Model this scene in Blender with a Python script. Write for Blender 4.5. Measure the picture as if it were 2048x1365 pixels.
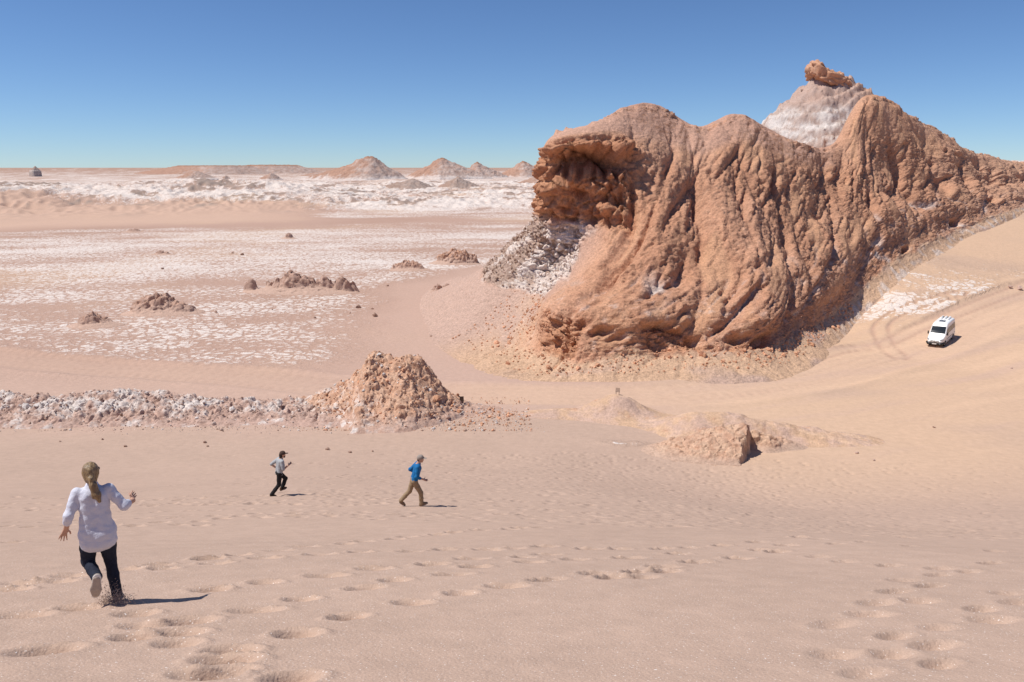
import bpy, math
import numpy as np
from mathutils import Vector, Matrix

for o in list(bpy.data.objects):
    bpy.data.objects.remove(o)
scene = bpy.context.scene
C = scene.collection
R = math.radians

# ------------------------------------------------------------------ camera
F = 1540.0                 # focal length in pixels of the 2048 wide photograph
PITCH = R(12.7)
CAMZ = 20.0                # valley floor is z = 0, camera on the dune
cam = bpy.data.cameras.new('camera')
cam.sensor_width = 36.0
cam.lens = 36.0 * F / 2048.0
cam.clip_start = 0.1
cam.clip_end = 30000
cam_o = bpy.data.objects.new('camera', cam)
cam_o.location = (0, 0, CAMZ)
cam_o.rotation_euler = (R(90) - PITCH, 0, 0)
C.objects.link(cam_o)
scene.camera = cam_o

# ------------------------------------------------------------------ sky, sun
SUN_EL = R(61)
SUN_H = math.atan2(-1.0, -0.10)       # bearing of the sun from +Y
world = bpy.data.worlds.new('World')
scene.world = world
world.use_nodes = True
wn = world.node_tree.nodes
wl = world.node_tree.links
wn.clear()
sky = wn.new('ShaderNodeTexSky')
sky.sky_type = 'NISHITA'
sky.sun_disc = False
sky.sun_elevation = SUN_EL
sky.sun_rotation = SUN_H
sky.altitude = 3000
sky.air_density = 1.0
sky.dust_density = 0.0
sky.ozone_density = 1.0
bg = wn.new('ShaderNodeBackground')
bg.inputs['Strength'].default_value = 0.1
wo = wn.new('ShaderNodeOutputWorld')
tint = wn.new('ShaderNodeMix'); tint.data_type = 'RGBA'; tint.blend_type = 'MULTIPLY'
tint.inputs[0].default_value = 1.0
tint.inputs[7].default_value = (0.585, 0.745, 0.965, 1)      # the camera's white balance on the sky
wl.new(sky.outputs[0], tint.inputs[6])
wl.new(tint.outputs[2], bg.inputs['Color'])
wl.new(bg.outputs[0], wo.inputs['Surface'])

sun = bpy.data.lights.new('sun', 'SUN')
sun.energy = 4.5
sun.angle = R(0.53)
sun.color = (1.0, 0.955, 0.89)
sun_o = bpy.data.objects.new('sun', sun)
sd = Vector((math.cos(SUN_EL) * math.sin(SUN_H), math.cos(SUN_EL) * math.cos(SUN_H), math.sin(SUN_EL)))
sun_o.rotation_euler = sd.to_track_quat('Z', 'Y').to_euler()
sun_o.location = (-60, 10, 120)
C.objects.link(sun_o)

scene.view_settings.view_transform = 'Standard'
scene.view_settings.look = 'None'
scene.view_settings.exposure = 0.12
scene.view_settings.gamma = 1.0
scene.view_settings.use_curve_mapping = False

# ------------------------------------------------------------------ noise
rng = np.random.default_rng(7)
_perm = rng.permutation(256).astype(np.int32)
PERM = np.concatenate([_perm, _perm, _perm])
_a = np.linspace(0, 2 * np.pi, 17)[:16]
G2 = np.stack([np.cos(_a), np.sin(_a)], 1).astype(np.float32)
_g = rng.normal(size=(64, 3))
G3 = (_g / np.linalg.norm(_g, axis=1)[:, None]).astype(np.float32)

def fade(t):
    return t * t * t * (t * (t * 6 - 15) + 10)

def n2(x, y):
    x = np.asarray(x, np.float64); y = np.asarray(y, np.float64)
    xi = np.floor(x); yi = np.floor(y)
    xf = (x - xi).astype(np.float32); yf = (y - yi).astype(np.float32)
    X = xi.astype(np.int64) & 255; Y = yi.astype(np.int64) & 255
    u = fade(xf); v = fade(yf)
    def g(ix, iy, dx, dy):
        h = PERM[PERM[ix & 255] + (iy & 255)] & 15
        return G2[h, 0] * dx + G2[h, 1] * dy
    a = g(X, Y, xf, yf); b = g(X + 1, Y, xf - 1, yf)
    c = g(X, Y + 1, xf, yf - 1); d = g(X + 1, Y + 1, xf - 1, yf - 1)
    return 1.5 * ((a + (b - a) * u) * (1 - v) + (c + (d - c) * u) * v)

def n3(p, s=1.0):
    p = np.asarray(p, np.float64) * s
    i = np.floor(p)
    f = (p - i).astype(np.float32)
    i = i.astype(np.int64) & 255
    u = fade(f)
    out = 0
    for dx in (0, 1):
        for dy in (0, 1):
            for dz in (0, 1):
                h = PERM[PERM[PERM[(i[..., 0] + dx) & 255] + ((i[..., 1] + dy) & 255)] + ((i[..., 2] + dz) & 255)] & 63
                g = G3[h]
                w = (u[..., 0] if dx else 1 - u[..., 0]) * (u[..., 1] if dy else 1 - u[..., 1]) * (u[..., 2] if dz else 1 - u[..., 2])
                out = out + w * (g[..., 0] * (f[..., 0] - dx) + g[..., 1] * (f[..., 1] - dy) + g[..., 2] * (f[..., 2] - dz))
    return 1.6 * out

def fbm2(x, y, s, octv=4, gain=0.5, off=0.0):
    r = 0; a = 1.0; t = 0
    for k in range(octv):
        r = r + a * n2(x * s + off + 17.3 * k, y * s - off + 9.1 * k); t += a
        a *= gain; s *= 2.03
    return r / t

def fbm3(p, s, octv=4, gain=0.5):
    r = 0; a = 1.0; t = 0
    for k in range(octv):
        r = r + a * n3(p + 13.7 * k, s); t += a
        a *= gain; s *= 2.03
    return r / t

def rid3(p, s, octv=3, gain=0.5):
    r = 0; a = 1.0; t = 0
    for k in range(octv):
        r = r + a * (1 - 2 * np.abs(n3(p + 5.7 * k, s))); t += a
        a *= gain; s *= 2.1
    return r / t

def cell3(p, s):
    """nearest-cell noise: distance to nearest feature point and to the second, cell id"""
    p = np.asarray(p, np.float64) * s
    i = np.floor(p).astype(np.int64)
    d1 = np.full(p.shape[:-1], 9.0); d2 = d1.copy(); cid = np.zeros(p.shape[:-1])
    for dx in (-1, 0, 1):
        for dy in (-1, 0, 1):
            for dz in (-1, 0, 1):
                j = i + np.array([dx, dy, dz])
                h = PERM[PERM[PERM[j[..., 0] & 255] + (j[..., 1] & 255)] + (j[..., 2] & 255)]
                h2 = PERM[h + 37]; h3 = PERM[h + 101]
                q = j + np.stack([h, h2, h3], -1) / 255.0
                d = np.linalg.norm(p - q, axis=-1)
                near = d < d1
                d2 = np.where(near, d1, np.minimum(d2, d))
                cid = np.where(near, h / 255.0, cid)
                d1 = np.where(near, d, d1)
    return d1, d2, cid

def ss(a, b, x):
    t = np.clip((np.asarray(x, np.float64) - a) / (b - a), 0, 1)
    return t * t * (3 - 2 * t)

def lerp(a, b, t):
    return a + (b - a) * t

def mixc(col, c, t):
    return col + (np.asarray(c) - col) * np.asarray(t)[..., None]

# ------------------------------------------------------------------ pixels and ground
CP, SP = math.cos(PITCH), math.sin(PITCH)

def ray(px, py):
    a = (px - 1024.0) / F
    b = -(py - 682.5) / F
    return np.array([a, CP + b * SP, -SP + b * CP])

def PT(px, py, Y):
    d = ray(px, py)
    return np.array([0, 0, CAMZ]) + d * (Y / d[1])

def _table(ys, Ds, sig=2.2):
    g = np.arange(-80, 140, 0.25)
    v = np.interp(g, ys, Ds)
    k = np.exp(-0.5 * (np.arange(-40, 41) * 0.25 / sig) ** 2); k /= k.sum()
    v = np.convolve(np.pad(v, 40, mode='edge'), k, mode='valid')
    return g, v
TG, TC = _table([-80, -40, -20, -8, 0, 7.9, 16.2, 25.3, 32.4, 40, 47, 54, 62, 72, 140],
                [-4.6, -4.4, -3.3, -1.1, 1.72, 4.75, 8.1, 11.73, 14.36, 16.8, 18.5, 19.4, 19.9, 20, 20])
_, TR = _table([-80, -40, -20, -8, 0, 5.4, 10.8, 17.3, 24.8, 32.4, 39, 46, 55, 65, 140],
               [-4.6, -4.4, -3.3, -1.1, 1.72, 3.7, 5.9, 8.85, 12.45, 15.6, 17.7, 19.1, 19.9, 20, 20])

def H0(x, y):
    """ground height without small relief"""
    x = np.asarray(x, np.float64); y = np.asarray(y, np.float64)
    r = np.hypot(x, y)
    az = np.arctan2(x, y)
    t = ss(1, 15, x)
    D = np.interp(y, TG, TC) * (1 - t) + np.interp(y, TG, TR) * t
    z = CAMZ - D
    z = z + 0.5 * ss(10, 30, y) * (1 - ss(40, 60, y)) * n2(x * 0.05 + 3, y * 0.05)
    al = (x - 40) * 0.83 + (y - 82) * 0.55          # fan that climbs to the right behind the road
    nn = (y - 82) * 0.83 - (x - 40) * 0.55
    al_ = np.clip(al - 2, 0, 100)
    z = z + ss(.37, .47, az) * (0.095 * al_ * ss(-45, -3, nn) + 0.2 * np.clip(nn, 0, 25) * ss(8, 30, al))
    front = ss(-20, 60, y)
    far = np.interp(r, [0, 330, 450, 600, 750, 1500, 4000, 20000], [0, 0, 2.5, 5.5, 8, 13, 16, 17.5])
    z = z + far * front
    m = ss(350, 420, r) * (1 - ss(640, 900, r)) * front
    leftw = ss(-0.14, -0.40, az)
    hum = 9.5 * np.exp(-((r - 455) / 46.0) ** 2) * leftw
    hum = hum * (0.8 + 0.35 * n2(x * 0.012, y * 0.012 + 4))
    hum = hum + m * (2.6 * fbm2(x, y, 0.012, 3) + 1.2)
    z = z + hum
    # mesas at the horizon
    z = z + front * 4.5 * ss(1500, 1900, r) * ss(-0.02, 0.1, n2(x * 0.0013 + 5.1, y * 0.0016)) * (1 - ss(2600, 3500, r)) * ss(-.2, -.35, az)
    return z

def H(x, y):
    x = np.asarray(x, np.float64); y = np.asarray(y, np.float64)
    r = np.hypot(x, y)
    z = H0(x, y)
    pl = ss(56, 75, y)
    z = z + pl * (1 - ss(300, 420, r)) * 0.22 * fbm2(x, y, 0.06, 3)
    z = z + (1 - pl) * ss(3, 12, r) * 0.07 * fbm2(x, y, 0.16, 2)
    return z

def hit(px, py, fn=H0):
    d = ray(px, py)
    t = np.geomspace(2.0, 9000, 9000)
    P = np.array([0, 0, CAMZ]) + d[None, :] * t[:, None]
    below = P[:, 2] < fn(P[:, 0], P[:, 1])
    k = int(np.argmax(below))
    if not below.any():
        return P[-1]
    a, b = t[max(k - 1, 0)], t[k]
    for _ in range(30):
        m = 0.5 * (a + b)
        p = np.array([0, 0, CAMZ]) + d * m
        if p[2] < float(fn(p[0], p[1])): b = m
        else: a = m
    return np.array([0, 0, CAMZ]) + d * b

def polydist(x, y, pts):
    """distance to polyline, and signed lateral offset"""
    best = np.full(np.shape(x), 1e9); lat = np.zeros(np.shape(x))
    for (ax, ay), (bx, by) in zip(pts[:-1], pts[1:]):
        dx, dy = bx - ax, by - ay
        L2 = dx * dx + dy * dy
        t = np.clip(((x - ax) * dx + (y - ay) * dy) / L2, 0, 1)
        ex = x - (ax + t * dx); ey = y - (ay + t * dy)
        d = np.hypot(ex, ey)
        s = np.sign(dx * ey - dy * ex)
        lat = np.where(d < best, d * s, lat)
        best = np.minimum(best, d)
    return best, lat

def crv(pts, n=12):
    """Catmull-Rom through points"""
    P = np.asarray(pts, float)
    P = np.vstack([2 * P[0] - P[1], P, 2 * P[-1] - P[-2]])
    out = []
    for i in range(1, len(P) - 2):
        for t in np.linspace(0, 1, n, endpoint=False):
            a, b, c, d = P[i - 1], P[i], P[i + 1], P[i + 2]
            out.append(0.5 * ((2 * b) + (c - a) * t + (2 * a - 5 * b + 4 * c - d) * t * t + (3 * b - 3 * c + d - a) * t ** 3))
    out.append(P[-2])
    return np.array(out)

def flat(px, py, z=0.0):
    d = ray(px, py)
    t = (z - CAMZ) / d[2]
    return (np.array([0, 0, CAMZ]) + d * t)[:2]

# ------------------------------------------------------------------ mesh helpers
def mesh_obj(name, V, Q, mat=None, parent=None, smooth=True, attrs=None, normals=None, link=True):
    V = np.ascontiguousarray(V, np.float32)
    me = bpy.data.meshes.new(name)
    me.vertices.add(len(V))
    me.vertices.foreach_set('co', V.ravel())
    if isinstance(Q, np.ndarray):
        k = Q.shape[1]
        loops = Q.ravel().astype(np.int32); starts = np.arange(len(Q), dtype=np.int32) * k
    else:
        ln = np.array([len(q) for q in Q], np.int32)
        loops = np.array([i for q in Q for i in q], np.int32)
        starts = np.concatenate([[0], np.cumsum(ln)[:-1]]).astype(np.int32)
    me.loops.add(len(loops)); me.loops.foreach_set('vertex_index', loops)
    me.polygons.add(len(starts)); me.polygons.foreach_set('loop_start', starts)
    me.polygons.foreach_set('use_smooth', np.full(len(starts), smooth))
    me.update(calc_edges=True)
    if attrs:
        for k, a in attrs.items():
            a = np.asarray(a, np.float32)
            if a.ndim == 2:
                at = me.attributes.new(k, 'FLOAT_COLOR', 'POINT')
                rgba = np.ones((len(V), 4), np.float32); rgba[:, :3] = a
                at.data.foreach_set('color', rgba.ravel())
            else:
                at = me.attributes.new(k, 'FLOAT', 'POINT')
                at.data.foreach_set('value', a.ravel())
    if normals is not None:
        me.normals_split_custom_set_from_vertices(np.asarray(normals, np.float32))
    if mat is not None:
        me.materials.append(mat)
    o = bpy.data.objects.new(name, me)
    if parent is not None: o.parent = parent
    if link: C.objects.link(o)
    return o

def grid_faces(nu, nv):
    i = np.arange(nu - 1)[:, None] * nv + np.arange(nv - 1)[None, :]
    i = i.ravel()
    return np.stack([i, i + nv, i + nv + 1, i + 1], 1)

def grid_normals(P):
    du = np.gradient(P, axis=0); dv = np.gradient(P, axis=1)
    n = np.cross(du, dv)
    return n / (np.linalg.norm(n, axis=-1, keepdims=True) + 1e-12)

def subset(V, Q, keep, attrs, normals=None):
    q = Q[keep]
    u, inv = np.unique(q, return_inverse=True)
    return V[u], inv.reshape(q.shape), {k: a[u] for k, a in attrs.items()}, (None if normals is None else normals[u])

def tag(o, label=None, cat=None, group=None, kind=None):
    if label: o['label'] = label
    if cat: o['category'] = cat
    if group: o['group'] = group
    if kind: o['kind'] = kind
    return o

def empty(name, loc, rz=0.0):
    o = bpy.data.objects.new(name, None)
    o.location = loc; o.rotation_euler = (0, 0, rz)
    o.empty_display_size = 0.2
    C.objects.link(o)
    return o

# ------------------------------------------------------------------ materials
def new_mat(name):
    m = bpy.data.materials.new(name); m.use_nodes = True
    nt = m.node_tree
    b = nt.nodes['Principled BSDF']
    return m, nt, b

def noise_node(nt, co, scale, detail=3, rough=0.55):
    n = nt.nodes.new('ShaderNodeTexNoise')
    n.inputs['Scale'].default_value = scale
    n.inputs['Detail'].default_value = detail
    n.inputs['Roughness'].default_value = rough
    nt.links.new(co, n.inputs['Vector'])
    return n.outputs['Fac']

def ramp(nt, fac, a, b, va=0.0, vb=1.0):
    n = nt.nodes.new('ShaderNodeMapRange')
    n.inputs['From Min'].default_value = a; n.inputs['From Max'].default_value = b
    n.inputs['To Min'].default_value = va; n.inputs['To Max'].default_value = vb
    nt.links.new(fac, n.inputs['Value'])
    return n.outputs['Result']

def math_node(nt, op, a, b):
    n = nt.nodes.new('ShaderNodeMath'); n.operation = op
    for i, v in enumerate((a, b)):
        if isinstance(v, (int, float)): n.inputs[i].default_value = v
        else: nt.links.new(v, n.inputs[i])
    return n.outputs[0]

def mix_col(nt, fac, a, b, mode='MIX'):
    n = nt.nodes.new('ShaderNodeMix'); n.data_type = 'RGBA'; n.blend_type = mode
    for s, v in ((n.inputs[0], fac), (n.inputs[6], a), (n.inputs[7], b)):
        if isinstance(v, (int, float)): s.default_value = v
        elif isinstance(v, tuple): s.default_value = (*v, 1)
        else: nt.links.new(v, s)
    return n.outputs[2]

def attr(nt, name, fac=False):
    n = nt.nodes.new('ShaderNodeAttribute'); n.attribute_name = name
    return n.outputs['Fac'] if fac else n.outputs['Color']

def bump(nt, b, hs, dist):
    """chain of (height, strength)"""
    prev = None
    for h, s, d in hs:
        n = nt.nodes.new('ShaderNodeBump')
        if isinstance(s, (int, float)): n.inputs['Strength'].default_value = s
        else: nt.links.new(s, n.inputs['Strength'])
        n.inputs['Distance'].default_value = d
        nt.links.new(h, n.inputs['Height'])
        if prev: nt.links.new(prev, n.inputs['Normal'])
        prev = n.outputs[0]
    nt.links.new(prev, b.inputs['Normal'])

def geo_pos(nt):
    return nt.nodes.new('ShaderNodeNewGeometry').outputs['Position']

def dull(b, rough=0.95, spec=0.12):
    b.inputs['Roughness'].default_value = rough
    b.inputs['Specular IOR Level'].default_value = spec

def make_ground_mat():
    m, nt, b = new_mat('desert_ground')
    co = geo_pos(nt)
    col = attr(nt, 'Col')
    salt = attr(nt, 'Salt', True)
    grain = attr(nt, 'Grain', True)
    # crust polygons: raised pale plates with sand coloured joints
    vo = nt.nodes.new('ShaderNodeTexVoronoi'); vo.feature = 'DISTANCE_TO_EDGE'
    vo.inputs['Scale'].default_value = 0.85
    wob = nt.nodes.new('ShaderNodeTexNoise'); wob.inputs['Scale'].default_value = 0.6; wob.inputs['Detail'].default_value = 3
    nt.links.new(co, wob.inputs['Vector'])
    add = nt.nodes.new('ShaderNodeVectorMath'); add.operation = 'MULTIPLY_ADD'
    add.inputs[1].default_value = (2.2, 2.2, 0)
    nt.links.new(wob.outputs['Color'], add.inputs[0]); nt.links.new(co, add.inputs[2])
    nt.links.new(add.outputs[0], vo.inputs['Vector'])
    edge = ramp(nt, vo.outputs['Distance'], 0.02, 0.16)
    nz = noise_node(nt, co, 0.9, 5, 0.65)
    nz2 = noise_node(nt, co, 6.0, 4, 0.6)
    sa = math_node(nt, 'ADD', salt, ramp(nt, nz, 0.25, 0.75, -0.34, 0.34))
    sa = math_node(nt, 'ADD', sa, ramp(nt, nz2, 0.3, 0.7, -0.16, 0.16))
    sa = math_node(nt, 'SUBTRACT', sa, ramp(nt, edge, 0.0, 1.0, 0.42, 0.0))
    sfac = ramp(nt, sa, 0.38, 0.62)
    sn = nt.nodes.new('ShaderNodeMath'); sn.operation = 'MULTIPLY'; nt.links.new(sfac, sn.inputs[0])
    nt.links.new(ramp(nt, salt, 0.02, 0.12), sn.inputs[1])
    saltc = mix_col(nt, ramp(nt, nz2, 0.3, 0.7), (0.60, 0.50, 0.44), (0.80, 0.715, 0.65))
    # colour variation of the sand itself
    v1 = ramp(nt, noise_node(nt, co, 2.2, 5, 0.6), 0.3, 0.7, 0.93, 1.06)
    v2 = ramp(nt, noise_node(nt, co, 90.0, 2, 0.6), 0.25, 0.75, 0.86, 1.13)
    vv = math_node(nt, 'MULTIPLY', v1, v2)
    vc = nt.nodes.new('ShaderNodeCombineColor')
    for i in range(3): nt.links.new(vv, vc.inputs[i])
    base = mix_col(nt, 1.0, col, vc.outputs[0], 'MULTIPLY')
    # pale and dark single grains near the camera
    sp = noise_node(nt, co, 55.0, 1, 0.4)
    gp = math_node(nt, 'MULTIPLY', ramp(nt, sp, 0.70, 0.76), grain)
    base = mix_col(nt, gp, base, (0.86, 0.78, 0.72))
    sp2 = noise_node(nt, co, 38.0, 2, 0.5)
    gd = math_node(nt, 'MULTIPLY', ramp(nt, sp2, 0.30, 0.24), grain)
    base = mix_col(nt, math_node(nt, 'MULTIPLY', gd, 0.55), base, (0.22, 0.13, 0.10))
    fin = mix_col(nt, sn.outputs[0], base, saltc)
    nt.links.new(fin, b.inputs['Base Color'])
    dull(b)
    h = math_node(nt, 'MULTIPLY', sp2, math_node(nt, 'MULTIPLY', grain, 0.012))
    h = math_node(nt, 'ADD', h, math_node(nt, 'MULTIPLY', nz2, ramp(nt, salt, 0.0, 0.3, 0.010, 0.10)))
    h = math_node(nt, 'ADD', h, math_node(nt, 'MULTIPLY', nz, ramp(nt, salt, 0.0, 0.3, 0.06, 0.30)))
    h = math_node(nt, 'ADD', h, math_node(nt, 'MULTIPLY', edge, math_node(nt, 'MULTIPLY', salt, 0.10)))
    bump(nt, b, [(h, 0.8, 1.0)], 0)
    return m

def make_rock_mat(name, fine=7.0, amp=0.9, vary=0.22, bmp=0.12):
    m, nt, b = new_mat(name)
    co = geo_pos(nt)
    col = attr(nt, 'Col')
    a = noise_node(nt, co, fine, 5, 0.68)
    c = noise_node(nt, co, fine * 0.28, 4, 0.6)
    v = math_node(nt, 'MULTIPLY', ramp(nt, a, 0.28, 0.72, 1 - vary, 1 + vary), ramp(nt, c, 0.3, 0.7, 0.92, 1.08))
    vc = nt.nodes.new('ShaderNodeCombineColor')
    for i in range(3): nt.links.new(v, vc.inputs[i])
    base = mix_col(nt, 1.0, col, vc.outputs[0], 'MULTIPLY')
    nt.links.new(base, b.inputs['Base Color'])
    dull(b, 0.95, 0.1)
    h = math_node(nt, 'ADD', math_node(nt, 'MULTIPLY', a, bmp), math_node(nt, 'MULTIPLY', c, bmp * 2.5))
    bump(nt, b, [(h, amp, 1.0)], 0)
    return m

def plain_mat(name, rgb, rough=0.6, spec=0.3, nscale=0, nvar=0.1, bmp=0.0, metal=0.0):
    m, nt, b = new_mat(name)
    b.inputs['Base Color'].default_value = (*rgb, 1)
    b.inputs['Metallic'].default_value = metal
    dull(b, rough, spec)
    if nscale:
        tc = nt.nodes.new('ShaderNodeTexCoord').outputs['Object']
        f = noise_node(nt, tc, nscale, 4, 0.6)
        c = mix_col(nt, ramp(nt, f, 0.3, 0.7), tuple(x * (1 - nvar) for x in rgb), tuple(min(1, x * (1 + nvar)) for x in rgb))
        nt.links.new(c, b.inputs['Base Color'])
        if bmp:
            bump(nt, b, [(f, bmp, 0.02)], 0)
    return m

M_ground = make_ground_mat()
M_hill = make_rock_mat('hill_earth', 4.2, 0.95, 0.34, 0.14)
M_rock = make_rock_mat('crumbly_rock', 6.0, 0.8, 0.25, 0.06)
M_far = make_rock_mat('far_rock', 0.5, 0.8, 0.2, 0.8)

# albedos
PINK = np.array([0.470, 0.333, 0.256])
ORANGE = np.array([0.580, 0.398, 0.272])
TAN = np.array([0.500, 0.345, 0.270])
BROWN = np.array([0.400, 0.255, 0.190])
RED = np.array([0.520, 0.283, 0.175])
REDD = np.array([0.375, 0.190, 0.118])
SALT = np.array([0.68, 0.61, 0.565])
GREY = np.array([0.40, 0.318, 0.270])

ROAD = crv([hit(*p)[:2] for p in ((-260, 690), (0, 716), (250, 738), (500, 757), (700, 775), (900, 786), (1150, 791), (1400, 786), (1600, 757), (1750, 712), (1850, 682), (1960, 640), (2048, 603), (2160, 570))], 6)
LOOP = crv([hit(*p)[:2] for p in ((1920, 588), (1870, 600), (1820, 615), (1780, 635), (1760, 658), (1775, 690), (1800, 712))], 6)
TRK2 = crv([hit(*p)[:2] for p in ((1560, 740), (1680, 700), (1760, 690), (1840, 655), (1950, 612), (2080, 560))], 6)

# ------------------------------------------------------------------ footprints
FP = [(424,1181),(530,1167),(653,1155),(747,1142),(865,1133),(943,1121),(950,1138),(906,1153),(790,1164),(730,1179),(602,1200),(513,1222),(595,1270),(697,1236),(825,1208),(921,1190),(1013,1177),(1094,1164),(1048,1116),(1061,1127),(890,1101),(820,1106),(721,1109),(639,1114),(530,1121),(477,1113),(557,1103),(607,1094),(690,1088),(725,1083),(790,1078),(815,1073),(877,1069),(906,1065),(960,1061),(1020,1059),(1041,1056),(1083,1055),(432,1131),(417,1122),(462,1304),(451,1322),(455,1344),(585,1359),(976,1100),(1027,1096),(1090,1092),(1094,1109),(444,1040),(520,1036),(585,1034),(661,1032),(718,1031),(791,1031),(834,1029),(906,1029),(1001,1029),(1046,1030),(694,1012),(656,1011),(591,1010),(547,1009),(503,1010),(455,1010),(415,1011),
(46,1231),(90,1302),(44,1168),(109,1165),(160,1216),(271,1228),(284,1252),(268,1275),(372,1245),(358,1267),(353,1288),(416,1180),(410,1352),(249,1142),(319,1133),(327,1141),(141,1154),(413,1122),(266,1053),(320,1047),(400,1045),(113,1063),(308,1013),(20,1085),(60,1020),(15,1180),
(1241,1096),(1324,1095),(1357,1106),(1378,1093),(1258,1116),(1392,1124),(1328,1134),(1330,1144),(1277,1146),(1281,1157),(1225,1158),(1180,1096),(1150,1120),(1190,1150),(1477,1115),(1639,1112),(1689,1121),(1780,1129),(1807,1162),(1792,1186),(1862,1174),(1755,1209),(1742,1231),(1842,1205),(1672,1250),(1879,1256),(1792,1273),(1871,1292),(1676,1310),(1784,1310),(1734,1347),(1883,1329),(1989,1242),(1966,1221),(2016,1189),(2043,1207),(1879,1149),(1941,1143),(1983,1128),(1883,1136),(1991,1103),(1672,1091),(1573,1092),(1515,1085),(1444,1090),(1730,1088),(1820,1095),(1600,1078),(1520,1100),(1555,1103),(1640,1082)]

def footprints():
    r = np.random.default_rng(11)
    out = []
    for px, py in FP:
        p = hit(px, py)
        dist = math.hypot(p[0], p[1])
        out.append((p[0], p[1], r.uniform(0.18, 0.26), r.uniform(0.090, 0.120), R(r.uniform(2, 24)), r.uniform(0.070, 0.105) * (.6 if px > 1600 else 1)))
    # older, fainter trails further down the slope
    for k in range(16):
        x = r.uniform(-26, -6); y = r.uniform(17, 46); a = R(r.uniform(-14, 16))
        n = r.integers(9, 26); st = r.uniform(0.7, 1.1)
        for i in range(n):
            sgn = 1 if i % 2 else -1
            xx = x + i * st * math.cos(a) - sgn * 0.14 * math.sin(a) + r.normal(0, .05)
            yy = y + i * st * math.sin(a) + sgn * 0.14 * math.cos(a) + r.normal(0, .05)
            out.append((xx, yy, r.uniform(0.15, 0.22), r.uniform(0.11, 0.15), a + R(r.uniform(-10, 10)), r.uniform(0.05, 0.085)))
            a += R(r.normal(0, 1.5))
    # trampled middle of the slope
    for k in range(4200):
        x = r.normal(11, 11); y = r.uniform(13, 50)
        if y < 17 + 0.15 * abs(x - 12): continue
        if x < -8 and r.random() < .7: continue
        out.append((x, y, r.uniform(0.15, 0.26), r.uniform(0.11, 0.17), R(r.uniform(-25, 25)), r.uniform(0.022, 0.05)))
    return out

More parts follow.
